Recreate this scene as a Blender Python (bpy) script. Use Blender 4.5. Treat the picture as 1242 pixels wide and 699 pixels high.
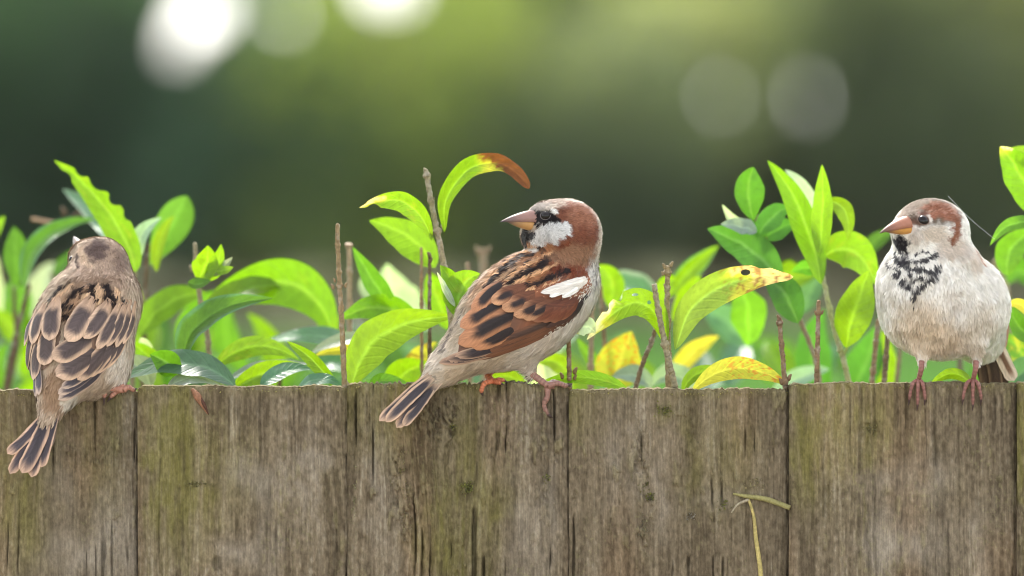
import bpy, math, random
import numpy as np
from mathutils import Vector
from mathutils.bvhtree import BVHTree

random.seed(7)
RNG = np.random.default_rng(7)
scene = bpy.context.scene
COL = scene.collection
for o in list(bpy.data.objects):
    bpy.data.objects.remove(o)

# ------------------------------------------------------------------ camera, sky, sun, exposure
FPX = 6667.0                       # focal length in photo pixels (photo is 1242 wide)
PX = 0.00045                       # metres per photo pixel at the fence
CAM = np.array([0.0, -3.0, 1.655])
PITCH = math.radians(-1.923)
cam_data = bpy.data.cameras.new('camera')
cam = bpy.data.objects.new('camera', cam_data)
COL.objects.link(cam)
cam.location = CAM.tolist()
cam.rotation_euler = (math.radians(90) + PITCH, 0, 0)
cam_data.sensor_width = 36
cam_data.lens = 36 * FPX / 1242
cam_data.clip_start = 0.05
cam_data.clip_end = 6000
cam_data.dof.use_dof = True
cam_data.dof.focus_distance = 3.0
cam_data.dof.aperture_fstop = 4.0
scene.camera = cam

SUN_EL, SUN_AZ = math.radians(46), math.radians(-12)     # azimuth from +Y (away from the camera), negative = left
world = bpy.data.worlds.new('World')
scene.world = world
world.use_nodes = True
wn = world.node_tree
bg = wn.nodes['Background']
sky = wn.nodes.new('ShaderNodeTexSky')
sky.sky_type = 'NISHITA'
sky.sun_disc = False
sky.sun_elevation = SUN_EL
sky.sun_rotation = SUN_AZ
sky.air_density = 1.0
sky.dust_density = 1.3
sky.ozone_density = 1.0
hsv = wn.nodes.new('ShaderNodeHueSaturation')             # thin overcast: the blue is mostly washed out
hsv.inputs['Saturation'].default_value = 0.22
wn.links.new(sky.outputs[0], hsv.inputs['Color'])
wn.links.new(hsv.outputs[0], bg.inputs['Color'])
bg.inputs['Strength'].default_value = 0.15

sun_data = bpy.data.lights.new('sun', 'SUN')
sun = bpy.data.objects.new('sun', sun_data)
COL.objects.link(sun)
sun_data.energy = 2.2
sun_data.angle = math.radians(9)
sun_data.color = (1.0, 0.95, 0.86)
sd = Vector((math.sin(SUN_AZ) * math.cos(SUN_EL), math.cos(SUN_AZ) * math.cos(SUN_EL), math.sin(SUN_EL)))
sun.rotation_euler = (-sd).to_track_quat('-Z', 'Y').to_euler()
sun.location = (0, 0, 10)

scene.view_settings.view_transform = 'Standard'
scene.view_settings.look = 'None'
scene.view_settings.gamma = 1
scene.view_settings.exposure = 1.74
scene.render.engine = 'CYCLES'
scene.cycles.use_denoising = True
scene.cycles.filter_width = 1.1
scene.cycles.denoising_prefilter = 'ACCURATE'
scene.cycles.max_bounces = 8
scene.cycles.transparent_max_bounces = 8


# ------------------------------------------------------------------ helpers
def srgb(r, g, b):
    f = lambda c: (c / 255 / 12.92) if c <= 10 else ((c / 255 + 0.055) / 1.055) ** 2.4
    return np.array([f(r), f(g), f(b)])


CP, SP = math.cos(PITCH), math.sin(PITCH)


def ray(x, y):
    a, b = (x - 621) / FPX, -(y - 349.5) / FPX
    d = np.array([a, CP - b * SP, SP + b * CP])
    return d


def P(x, y, Y=0.0):
    """point of the place that the photo shows at pixel x, y, at depth Y (metres behind the fence front)"""
    d = ray(x, y)
    return CAM + d * ((Y - CAM[1]) / d[1])


def unit(v):
    v = np.asarray(v, float)
    return v / (np.linalg.norm(v, axis=-1, keepdims=True) + 1e-12)


def sstep(a, b, x):
    t = np.clip((x - a) / (b - a + 1e-12), 0, 1)
    return t * t * (3 - 2 * t)


def _hash(i, j, k):
    n = (i * 374761393 + j * 668265263 + k * 2147483647 + 1013904223) & 0xFFFFFFFF
    n = ((n ^ (n >> 13)) * 1274126177) & 0xFFFFFFFF
    n = n ^ (n >> 16)
    return (n & 0xFFFF) / 65535.0


def noise3(p):
    """value noise 0..1 for an (N,3) array"""
    p = np.asarray(p, float)
    i = np.floor(p).astype(np.int64)
    f = p - i
    f = f * f * (3 - 2 * f)
    r = 0
    for dx in (0, 1):
        wx = f[..., 0] if dx else 1 - f[..., 0]
        for dy in (0, 1):
            wy = f[..., 1] if dy else 1 - f[..., 1]
            for dz in (0, 1):
                wz = f[..., 2] if dz else 1 - f[..., 2]
                r = r + wx * wy * wz * _hash(i[..., 0] + dx, i[..., 1] + dy, i[..., 2] + dz)
    return r


def fbm(p, octv=4):
    p = np.asarray(p, float)
    a, s, r = 0.5, 0, 0
    for o in range(octv):
        r = r + a * noise3(p * 2 ** o + 17.3 * o)
        s += a
        a *= 0.55
    return r / s


def tag(o, label=None, cat=None, group=None, kind=None):
    for k, v in (('label', label), ('category', cat), ('group', group), ('kind', kind)):
        if v:
            o[k] = v
    return o


ORIGIN = {}


def empty(name, loc, label, cat, group=None):
    o = bpy.data.objects.new(name, None)
    COL.objects.link(o)
    o.location = [float(v) for v in loc]
    o.empty_display_size = 0.01
    ORIGIN[o.name] = np.array(loc, float)
    return tag(o, label, cat, group)


def mk(name, verts, faces, mat, parent=None, col=None, uv=None, normals=None, smooth=True, origin=None):
    verts = np.asarray(verts, float)
    if parent is not None:
        origin = ORIGIN[parent.name]
    elif origin is None:
        origin = np.zeros(3)
    if normals is not None:            # wind every face the way its normals point
        nn = np.asarray(normals)
        fa = np.array([[q[0], q[1], q[2]] for q in faces])
        g = np.cross(verts[fa[:, 1]] - verts[fa[:, 0]], verts[fa[:, 2]] - verts[fa[:, 0]])
        wrong = (g * nn[fa].sum(1)).sum(1) < 0
        faces = [tuple(q)[::-1] if w else tuple(q) for q, w in zip(faces, wrong)]
    me = bpy.data.meshes.new(name)
    me.from_pydata((verts - origin).tolist(), [], [list(map(int, f)) for f in faces])
    if col is not None:
        a = me.attributes.new('Col', 'FLOAT_COLOR', 'POINT')
        c = np.ones((len(verts), 4))
        c[:, :3] = col
        a.data.foreach_set('color', c.ravel().astype(np.float32))
    if uv is not None:
        l = me.uv_layers.new(name='UVMap')
        vi = np.zeros(len(me.loops), dtype=np.int32)
        me.loops.foreach_get('vertex_index', vi)
        l.data.foreach_set('uv', np.asarray(uv, np.float32)[vi].ravel())
    if smooth:
        me.polygons.foreach_set('use_smooth', np.ones(len(me.polygons), dtype=bool))
    me.update()
    if normals is not None:
        me.normals_split_custom_set_from_vertices(unit(normals).tolist())
    for m in (mat if isinstance(mat, (list, tuple)) else [mat]):
        me.materials.append(m)
    o = bpy.data.objects.new(name, me)
    COL.objects.link(o)
    if parent is not None:
        o.parent = parent
    else:
        o.location = origin.tolist()
    ORIGIN[o.name] = origin
    return o


def grid_faces(n, m, off=0):
    """faces of an n x m vertex grid"""
    f = []
    for i in range(n - 1):
        for j in range(m - 1):
            a = off + i * m + j
            f.append((a, a + 1, a + m + 1, a + m))
    return f


def frames(pts):
    pts = np.asarray(pts, float)
    t = unit(np.gradient(pts, axis=0))
    up = np.array([0.31, -0.9, 0.2])
    s = unit(np.cross(t, up))
    return t, s, np.cross(t, s)


def resample(pts, n, rad=None):
    """smooth (Catmull-Rom) resampling of a polyline"""
    pts = np.asarray(pts, float)
    k = len(pts)
    u = np.linspace(0, k - 1, n)
    out = []
    for x in u:
        i = min(int(x), k - 2)
        f = x - i
        p1, p2 = pts[i], pts[i + 1]
        p0 = pts[i - 1] if i else 2 * p1 - p2
        p3 = pts[i + 2] if i + 2 < k else 2 * p2 - p1
        out.append(0.5 * (2 * p1 + (p2 - p0) * f + (2 * p0 - 5 * p1 + 4 * p2 - p3) * f * f + (3 * p1 - p0 - 3 * p2 + p3) * f ** 3))
    out = np.array(out)
    if rad is None:
        return out
    return out, np.interp(u, range(k), rad)


def tube(pts, rad, sides=8, cap=True, flat=1.0):
    """verts, faces of a tube through pts with radius rad (array)"""
    pts = np.asarray(pts, float)
    t, s, b = frames(pts)
    ang = np.arange(sides) * 2 * math.pi / sides
    rad = np.broadcast_to(rad, (len(pts),))
    v = (pts[:, None] + rad[:, None, None] * (np.cos(ang)[None, :, None] * s[:, None] + flat * np.sin(ang)[None, :, None] * b[:, None])).reshape(-1, 3)
    f = []
    for i in range(len(pts) - 1):
        for j in range(sides):
            a, c = i * sides + j, i * sides + (j + 1) % sides
            f.append((a, c, c + sides, a + sides))
    if cap:
        f.append(tuple(range(sides))[::-1])
        f.append(tuple((len(pts) - 1) * sides + j for j in range(sides)))
    return v, f


def ball(c, r, n=8, m=10, axis=None):
    c = np.asarray(c, float)
    r = np.broadcast_to(r, (3,))
    v = [c + r * np.array([0, 0, 1])]
    for i in range(1, n):
        th = math.pi * i / n
        for j in range(m):
            ph = 2 * math.pi * j / m
            v.append(c + r * np.array([math.sin(th) * math.cos(ph), math.sin(th) * math.sin(ph), math.cos(th)]))
    v.append(c - r * np.array([0, 0, 1]))
    f = [(0, 1 + j, 1 + (j + 1) % m) for j in range(m)]
    for i in range(n - 2):
        for j in range(m):
            a, b = 1 + i * m + j, 1 + i * m + (j + 1) % m
            f.append((a, a + m, b + m, b))
    last = len(v) - 1
    f += [(last, 1 + (n - 2) * m + (j + 1) % m, 1 + (n - 2) * m + j) for j in range(m)]
    return np.array(v), f


class Join:
    def __init__(self):
        self.v, self.f, self.c, self.n = [], [], [], 0

    def add(self, v, f, c):
        v = np.asarray(v, float)
        self.f += [tuple(i + self.n for i in q) for q in f]
        self.v.append(v)
        self.c.append(np.broadcast_to(c, (len(v), 3)))
        self.n += len(v)

    def make(self, name, mat, parent=None, **k):
        return mk(name, np.concatenate(self.v), self.f, mat, parent, col=np.concatenate(self.c), **k)


# ------------------------------------------------------------------ materials
def new_mat(name):
    m = bpy.data.materials.new(name)
    m.use_nodes = True
    return m, m.node_tree, m.node_tree.nodes['Principled BSDF'], m.node_tree.nodes['Material Output']


def nd(t, kind, **k):
    n = t.nodes.new(kind)
    for a, b in k.items():
        setattr(n, a, b)
    return n


def mixc(t, a, b, fac, blend='MIX'):
    n = nd(t, 'ShaderNodeMix', data_type='RGBA', blend_type=blend)
    for sock, v in ((n.inputs[0], fac), (n.inputs[6], a), (n.inputs[7], b)):
        if isinstance(v, bpy.types.NodeSocket):
            t.links.new(v, sock)
        elif isinstance(v, (int, float)):
            sock.default_value = v
        else:
            sock.default_value = (*v, 1)
    return n.outputs[2]


def col_attr(t):
    return nd(t, 'ShaderNodeAttribute', attribute_name='Col').outputs['Color']


def ramp(t, src, *stops):
    r = nd(t, 'ShaderNodeValToRGB')
    t.links.new(src, r.inputs[0])
    e = r.color_ramp.elements
    while len(e) < len(stops):
        e.new(0.5)
    for q, (p, v) in zip(e, stops):
        q.position = p
        q.color = (v, v, v, 1) if isinstance(v, (int, float)) else (*v, 1)
    return r.outputs[0]


def tex_noise(t, scale, detail=4, rough=0.6, coord='Object', stretch=(1, 1, 1)):
    c = nd(t, 'ShaderNodeTexCoord')
    mp = nd(t, 'ShaderNodeMapping')
    mp.inputs['Scale'].default_value = stretch
    t.links.new(c.outputs[coord], mp.inputs[0])
    n = nd(t, 'ShaderNodeTexNoise')
    n.inputs['Scale'].default_value = scale
    n.inputs['Detail'].default_value = detail
    n.inputs['Roughness'].default_value = rough
    t.links.new(mp.outputs[0], n.inputs['Vector'])
    return n.outputs['Fac']


def bump(t, bsdf, height, strength, dist):
    b = nd(t, 'ShaderNodeBump')
    b.inputs['Strength'].default_value = strength
    b.inputs['Distance'].default_value = dist
    t.links.new(height, b.inputs['Height'])
    t.links.new(b.outputs[0], bsdf.inputs['Normal'])
    return b


def mat_attr(name, rough=0.7, spec=0.3, noise=None, nbump=None, sheen=0.0, coat=0.0):
    m, t, b, out = new_mat(name)
    c = col_attr(t)
    if noise:
        sc, amt = noise
        c = mixc(t, c, ramp(t, tex_noise(t, sc), (0.25, 1 - amt), (0.75, 1 + amt)), 1.0, 'MULTIPLY')
    t.links.new(c, b.inputs['Base Color'])
    b.inputs['Roughness'].default_value = rough
    b.inputs['Specular IOR Level'].default_value = spec
    b.inputs['Sheen Weight'].default_value = sheen
    b.inputs['Coat Weight'].default_value = coat
    if nbump:
        bump(t, b, tex_noise(t, nbump[0]), nbump[1], nbump[2])
    return m


M = {}
M['plumage'] = mat_attr('plumage', 0.85, 0.15, sheen=0.15)
M['skin'] = mat_attr('leg_skin', 0.5, 0.4, noise=(900, 0.25), nbump=(1500, 0.5, 0.0004))
M['bill'] = mat_attr('bill', 0.5, 0.35, noise=(250, 0.15), nbump=(500, 0.15, 0.0003))
M['stem'] = mat_attr('stem_bark', 0.75, 0.3, noise=(700, 0.35), nbump=(900, 0.6, 0.0006))


def feather_mat():
    m, t, b, out = new_mat('feather')
    uvn = nd(t, 'ShaderNodeUVMap', uv_map='UVMap')
    sep = nd(t, 'ShaderNodeSeparateXYZ')
    t.links.new(uvn.outputs[0], sep.inputs[0])
    ab = nd(t, 'ShaderNodeMath', operation='ABSOLUTE')
    t.links.new(sep.outputs[0], ab.inputs[0])
    ma = nd(t, 'ShaderNodeMath', operation='MULTIPLY_ADD')          # barbs slant back from the shaft
    t.links.new(ab.outputs[0], ma.inputs[0])
    ma.inputs[1].default_value = -0.22
    t.links.new(sep.outputs[1], ma.inputs[2])
    cb = nd(t, 'ShaderNodeCombineXYZ')
    t.links.new(ma.outputs[0], cb.inputs[1])
    mul = nd(t, 'ShaderNodeMath', operation='MULTIPLY')
    t.links.new(sep.outputs[0], mul.inputs[0])
    mul.inputs[1].default_value = 0.03
    t.links.new(mul.outputs[0], cb.inputs[0])
    n = nd(t, 'ShaderNodeTexNoise')
    n.inputs['Scale'].default_value = 22
    n.inputs['Detail'].default_value = 3
    t.links.new(cb.outputs[0], n.inputs['Vector'])
    c = mixc(t, col_attr(t), ramp(t, n.outputs['Fac'], (0.3, 0.8), (0.7, 1.2)), 1.0, 'MULTIPLY')
    t.links.new(c, b.inputs['Base Color'])
    b.inputs['Roughness'].default_value = 0.62
    b.inputs['Specular IOR Level'].default_value = 0.3
    bump(t, b, n.outputs['Fac'], 0.35, 0.0004)
    return m


M['feather'] = feather_mat()


def simple(name, c, rough=0.5, spec=0.5):
    m, t, b, out = new_mat(name)
    b.inputs['Base Color'].default_value = (*c, 1)
    b.inputs['Roughness'].default_value = rough
    b.inputs['Specular IOR Level'].default_value = spec
    nz = tex_noise(t, 400)
    cc = mixc(t, c, ramp(t, nz, (0.3, 0.85), (0.7, 1.15)), 1.0, 'MULTIPLY')
    t.links.new(cc, b.inputs['Base Color'])
    return m


M['eye'] = simple('eye_dark', (0.010, 0.006, 0.005), 0.05, 0.35)
M['thread'] = simple('spider_silk', (0.75, 0.78, 0.78), 0.3, 0.6)


def leaf_mat():
    m, t, b, out = new_mat('leaf')
    c = col_attr(t)
    uvn = nd(t, 'ShaderNodeUVMap', uv_map='UVMap')
    sep = nd(t, 'ShaderNodeSeparateXYZ')
    t.links.new(uvn.outputs[0], sep.inputs[0])
    ab = nd(t, 'ShaderNodeMath', operation='ABSOLUTE')
    t.links.new(sep.outputs[0], ab.inputs[0])
    ma = nd(t, 'ShaderNodeMath', operation='MULTIPLY_ADD')
    t.links.new(ab.outputs[0], ma.inputs[0])
    ma.inputs[1].default_value = -0.16
    t.links.new(sep.outputs[1], ma.inputs[2])
    sn = nd(t, 'ShaderNodeMath', operation='MULTIPLY')
    t.links.new(ma.outputs[0], sn.inputs[0])
    sn.inputs[1].default_value = 9 * 2 * math.pi
    si = nd(t, 'ShaderNodeMath', operation='SINE')
    t.links.new(sn.outputs[0], si.inputs[0])
    veins = ramp(t, si.outputs[0], (0.55, 0.0), (1.0, 1.0))
    n = tex_noise(t, 240, 6, 0.72)
    c = mixc(t, c, ramp(t, n, (0.3, 0.86), (0.7, 1.12)), 1.0, 'MULTIPLY')
    light = mixc(t, c, (1.25, 1.25, 1.15), 1.0, 'MULTIPLY')
    vf = nd(t, 'ShaderNodeMath', operation='MULTIPLY')
    t.links.new(veins, vf.inputs[0])
    vf.inputs[1].default_value = 0.16
    c = mixc(t, c, light, vf.outputs[0])
    t.links.new(c, b.inputs['Base Color'])
    b.inputs['Roughness'].default_value = 0.34
    b.inputs['Specular IOR Level'].default_value = 0.55
    hm = nd(t, 'ShaderNodeMath', operation='MULTIPLY_ADD')
    t.links.new(veins, hm.inputs[0])
    hm.inputs[1].default_value = -0.5
    t.links.new(n, hm.inputs[2])
    bp = bump(t, b, hm.outputs[0], 0.35, 0.0006)
    tr = nd(t, 'ShaderNodeBsdfTranslucent')
    tc = mixc(t, c, (1.22, 1.26, .40), 1.0, 'MULTIPLY')            # light that has passed through the blade is yellower and brighter
    t.links.new(tc, tr.inputs['Color'])
    t.links.new(bp.outputs[0], tr.inputs['Normal'])
    mx = nd(t, 'ShaderNodeMixShader')
    mx.inputs[0].default_value = 0.5
    t.links.new(b.outputs[0], mx.inputs[1])
    t.links.new(tr.outputs[0], mx.inputs[2])
    t.links.new(mx.outputs[0], out.inputs['Surface'])
    return m


M['leaf'] = leaf_mat()


def far_leaf_mat():
    m, t, b, out = new_mat('far_foliage')
    c = col_attr(t)
    t.links.new(c, b.inputs['Base Color'])
    b.inputs['Roughness'].default_value = 0.55
    b.inputs['Specular IOR Level'].default_value = 0.3
    tr = nd(t, 'ShaderNodeBsdfTranslucent')
    t.links.new(mixc(t, c, (1.6, 1.6, 0.9), 1.0, 'MULTIPLY'), tr.inputs['Color'])
    mx = nd(t, 'ShaderNodeMixShader')
    mx.inputs[0].default_value = 0.5
    t.links.new(b.outputs[0], mx.inputs[1])
    t.links.new(tr.outputs[0], mx.inputs[2])
    t.links.new(mx.outputs[0], out.inputs['Surface'])
    return m


M['far'] = far_leaf_mat()
M['bark'] = mat_attr('far_bark', 0.85, 0.2, noise=(9, 0.35), nbump=(14, 0.6, 0.03))


def wood_mat():
    m, t, b, out = new_mat('weathered_wood')
    c = col_attr(t)
    g = tex_noise(t, 1000, 5, 0.7, stretch=(1, 1, 0.07))
    g2 = tex_noise(t, 520, 5, 0.75, stretch=(1, 1, .55))
    c = mixc(t, c, ramp(t, g, (0.28, 0.70), (0.5, 1.0), (0.72, 1.27)), 1.0, 'MULTIPLY')
    c = mixc(t, c, ramp(t, g2, (0.32, 0.74), (0.68, 1.28)), 1.0, 'MULTIPLY')
    t.links.new(c, b.inputs['Base Color'])
    b.inputs['Roughness'].default_value = 0.9
    b.inputs['Specular IOR Level'].default_value = 0.15
    mm = nd(t, 'ShaderNodeMath', operation='MULTIPLY_ADD')
    t.links.new(g2, mm.inputs[0])
    mm.inputs[1].default_value = 0.6
    t.links.new(g, mm.inputs[2])
    bump(t, b, mm.outputs[0], 1.0, 0.0012)
    return m


M['wood'] = wood_mat()


def lawn_mat():
    m, t, b, out = new_mat('lawn')
    n1 = tex_noise(t, 0.35, 5, 0.6)
    n2 = tex_noise(t, 14, 5, 0.7)
    c = mixc(t, (0.045, 0.115, 0.022), (0.072, 0.15, 0.034), n1)
    c = mixc(t, c, ramp(t, n2, (0.3, 0.75), (0.7, 1.25)), 1.0, 'MULTIPLY')
    t.links.new(c, b.inputs['Base Color'])
    b.inputs['Roughness'].default_value = 1.0
    b.inputs['Specular IOR Level'].default_value = 0.0
    bump(t, b, n2, 0.5, 0.05)
    return m


M['lawn'] = lawn_mat()
M['bounce_mat'] = mat_attr('bounce_ground_surface', 0.85, 0.2, noise=(30, .2), nbump=(60, .4, .004))
M['soil'] = simple('bed_soil', (0.15, 0.15, 0.095), 0.95, 0.0)

# ------------------------------------------------------------------ ground
gx = np.concatenate([-np.geomspace(2500, 12, 10), np.linspace(-10, 10, 11), np.geomspace(12, 2500, 10)])
gy = np.concatenate([[-300, -60, -20], np.linspace(-8, 60, 18), np.geomspace(70, 3800, 10)])
gv = np.array([[x, y, 0.05 * (noise3(np.array([[x * .2, y * .2, 0]]))[0] - .5) if y > 6 else 0] for x in gx for y in gy])
tag(mk('lawn', gv, grid_faces(len(gx), len(gy)), M['lawn']), kind='structure')
ds = np.linspace(-14, 14, 57)
bv = []
for x in ds:
    e0 = 35.6 + 0.8 * math.sin(x * .9) + .3 * math.sin(x * 2.3)
    for k, y in enumerate((e0, e0 + .2, 42, 62)):
        bv.append((x, y, 0.031 + (0 if k == 0 else 0.06)))
tag(mk('planting_bed', bv, grid_faces(len(ds), 4), M['soil']), kind='structure')

tv = []
for x in np.linspace(-7, 7, 29):
    for y in np.linspace(-9, -.12, 19):
        tv.append((x, y, .036))
tag(mk('bounce_ground', tv, grid_faces(29, 19), M['bounce_mat'], col=np.tile(srgb(128, 118, 108), (len(tv), 1))), kind='structure')  # unseen pale ground, added to bounce neutral light onto fence front and birds

# ------------------------------------------------------------------ far trees and shrubs
GAPS = [(216, 54, 12), (246, 12, 22), (230, 34, 14), (470, -26, 26), (967, 119, 17), (874, 119, 6), (342, 18, 6)]


def proj(p):
    d = p - CAM
    zc = d[:, 1] * CP + d[:, 2] * SP
    yc = -d[:, 1] * SP + d[:, 2] * CP
    return 621 + FPX * d[:, 0] / zc, 349.5 - FPX * yc / zc


def far_tree(name, label, cat, cx, cy, blobs, n, size, color, trunk_h, trunk_r, stems=1, yellow=0.0):
    rt = empty(name, (cx, cy, 0), label, cat, 'trees and shrubs beyond the lawn')
    j = Join()
    top = max(b[2] for b in blobs)
    bc = srgb(92, 80, 66)
    for s in range(stems):
        a = s * 2.4 + cx
        bx, by = cx + (stems > 1) * .25 * math.cos(a), cy + (stems > 1) * .25 * math.sin(a)
        pts = [(bx, by, -.05), (bx + .05 * math.cos(a), by, trunk_h * .5), (bx + .15 * math.cos(a), by + .1 * math.sin(a), trunk_h), (cx + .3 * math.cos(a), cy + .2 * math.sin(a), top)]
        p, r = resample(pts, 12, [trunk_r * 1.25, trunk_r, trunk_r * .8, trunk_r * .25])
        v, f = tube(p, r, 9)
        j.add(v, f, bc)
        for b in blobs:
            q0 = p[random.randint(3, 9)]
            q, r = resample([q0, (q0 + np.array([cx + b[0], cy + b[1], b[2]])) / 2 + np.array([0, 0, -.15]), (cx + b[0], cy + b[1], b[2])], 8, [trunk_r * .4, trunk_r * .25, trunk_r * .08])
            v, f = tube(q, r, 6)
            j.add(v, f, bc)
    j.make('trunk', M['bark'], rt)
    size, n = size * .55, int(n * 2.7)
    tot = sum(b[3] ** 2 for b in blobs)
    cs, nr = [], []
    for b in blobs:
        k = int(n * b[3] ** 2 / tot)
        d = unit(RNG.normal(size=(k, 3)))
        r = b[3] * RNG.uniform(0.25, 1.0, k) ** 0.5
        lump = 0.72 + 0.5 * noise3(d * 2.2 + b[0] * 3 + cx)
        c = np.array([cx + b[0], cy + b[1], b[2]]) + d * (r * lump)[:, None] * np.array([1, 1, 1.0])
        cs.append(c)
        nr.append(d)
    c, nr = np.concatenate(cs), np.concatenate(nr)
    keep = c[:, 2] > 0.42
    x, y = proj(c)
    for gx_, gy_, gr in GAPS:
        keep &= np.hypot(x - gx_, y - gy_) > gr + 10
    c, nr = c[keep], nr[keep]
    k = len(c)
    a = unit(RNG.normal(size=(k, 3)) + nr * .3)
    b_ = unit(np.cross(a, RNG.normal(size=(k, 3))))
    cr = np.cross(a, b_)
    L = size * RNG.uniform(.6, 1.3, k)[:, None]
    # each leaf spray: a bent six-sided blade
    w = L * .42
    v = np.stack([c - b_ * L, c - b_ * L * .3 + cr * w, c + b_ * L * .4 + cr * w * .8, c + b_ * L + a * L * .25, c + b_ * L * .4 - cr * w * .8, c - b_ * L * .3 - cr * w], 1).reshape(-1, 3)
    f = []
    for i in range(k):
        o = i * 6
        f += [(o, o + 1, o + 2, o + 3), (o, o + 3, o + 4, o + 5)]
    cc = np.array(color)[None] * (1.3 if name == 'background_tree' else 1.0) * RNG.uniform(.65, 1.35, (k, 1))
    cc = cc * (1 + yellow * RNG.uniform(0, 1, (k, 1)) * np.array([[.6, .4, -.2]]))
    mk('crown', v, f, M['far'], rt, col=np.repeat(cc, 6, 0), smooth=False)
    return rt


def at_px(px, Y):
    return P(px, 126, Y)[0]


def blobs(r, h, n, seed):
    rr = random.Random(seed)
    out = [(0, 0, h * .5, r)]
    for i in range(n):
        a = rr.uniform(0, 6.28)
        z = rr.uniform(.25, h - r * .4)
        q = r * rr.uniform(.3, .8)
        out.append((q * math.cos(a), q * .8 * math.sin(a), z, r * rr.uniform(.45, .75)))
    return out


FT = [
    ('yew_tree', 'dark blurred yew tree at the far left, densest of the background trees', 'tree', 40, 46.5, 1.8, 3.3, 4600, .17, (0.060, 0.112, 0.070), .8, .16, 1, .2),
    ('laurel_shrub', 'blue-green blurred laurel shrub left of the bright yellow-green tree', 'shrub', 270, 46.0, 1.2, 2.7, 3400, .16, (0.10, 0.175, 0.125), .5, .06, 4, .3),
    ('birch_tree', 'bright yellow-green blurred birch tree behind the tallest shoot', 'tree', 450, 45.8, 1.35, 3.2, 2700, .13, (0.235, 0.30, 0.10), 1.0, .10, 1, .25),
    ('hazel_shrub', 'olive blurred hazel shrub straight above the looking-back sparrow', 'shrub', 615, 47.0, 1.0, 2.6, 3000, .15, (0.24, 0.28, 0.13), .5, .05, 4, .5),
    ('holly_tree', 'darkest blurred holly right of centre, above the pair of cut stems', 'tree', 745, 45.6, .95, 2.8, 3200, .14, (0.13, 0.165, 0.11), .7, .09, 1, .2),
    ('lilac_shrub', 'grey-green blurred lilac shrub behind the two pale discs of light', 'shrub', 905, 48.0, 1.15, 2.8, 3200, .15, (0.25, 0.29, 0.18), .5, .06, 4, .4),
    ('elder_shrub', 'dark blurred elder shrub above the upright green shoots', 'shrub', 1075, 46.2, 1.05, 2.8, 3300, .15, (0.13, 0.165, 0.105), .5, .06, 4, .3),
    ('beech_tree', 'olive-brown blurred beech tree at the far right above the front-facing sparrow', 'tree', 1230, 47.2, 1.4, 3.2, 3800, .15, (0.15, 0.18, 0.10), .9, .14, 1, .4),
]
for q in FT:
    nm, lb, ct, px, Y, r, h, n, sz, c, th, tr, st, yl = q
    Y -= 8
    far_tree(nm, lb, ct, at_px(px, Y), Y, blobs(r, h, 9, nm), n, sz, c, th, tr, st, yl)
# a second line of trees closes the view behind them
for i, (px, Y, r, h, c) in enumerate([(-150, 55, 2.2, 6.5, (.06, .1, .05)), (110, 57, 1.7, 6, (.05, .09, .055)), (340, 58, 1.6, 6, (.08, .13, .06)),
                                      (560, 57, 1.7, 6.5, (.15, .2, .07)), (690, 59, 1.6, 6, (.07, .1, .055)), (840, 58, 1.7, 6, (.12, .16, .08)),
                                      (990, 57, 1.6, 6, (.09, .12, .06)), (1140, 58, 1.7, 6.2, (.08, .1, .05)), (1400, 55, 2.3, 6.5, (.09, .11, .05))]):
    lb = ['dark green tree at the left end of the far tree line', 'far dark tree filling the gap behind the yew', 'far tree glimpsed between laurel and birch',
          'far light green tree behind birch and hazel', 'far dull tree between hazel and holly', 'far pale tree left of the lilac shrub', 'far tree between lilac and elder',
          'far brown-green tree between elder and beech', 'tree at the right end of the far tree line'][i]
    far_tree('background_tree', lb, 'tree', at_px(px, Y - 9), Y - 9, blobs(r, h * .62, 8, i * 7 + 3), 3200, .2, c, 1.0, .13, 1, .3)

# ------------------------------------------------------------------ fence
def px_of(x):
    return x / PX + 621


def zpx(y):
    return P(621, y, 0)[2]


fence = empty('wooden_fence', (0, 0.008, 0), 'weathered grey-brown wooden fence of wide upright boards with green algae', 'fence')


def stain(px, py, spots, seed):
    """sum of soft patches, in board-surface pixels: (x, y, rx, ry, strength)"""
    r = np.zeros(len(px))
    wx = (noise3(np.stack([px * .05, py * .05, np.full_like(px, seed)], 1)) - .5) * 30
    for x, y, rx, ry, s in spots:
        d = ((px + wx - x) / rx) ** 2 + ((py + wx - y) / ry) ** 2
        r += s * np.exp(-d)
    return r


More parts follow.
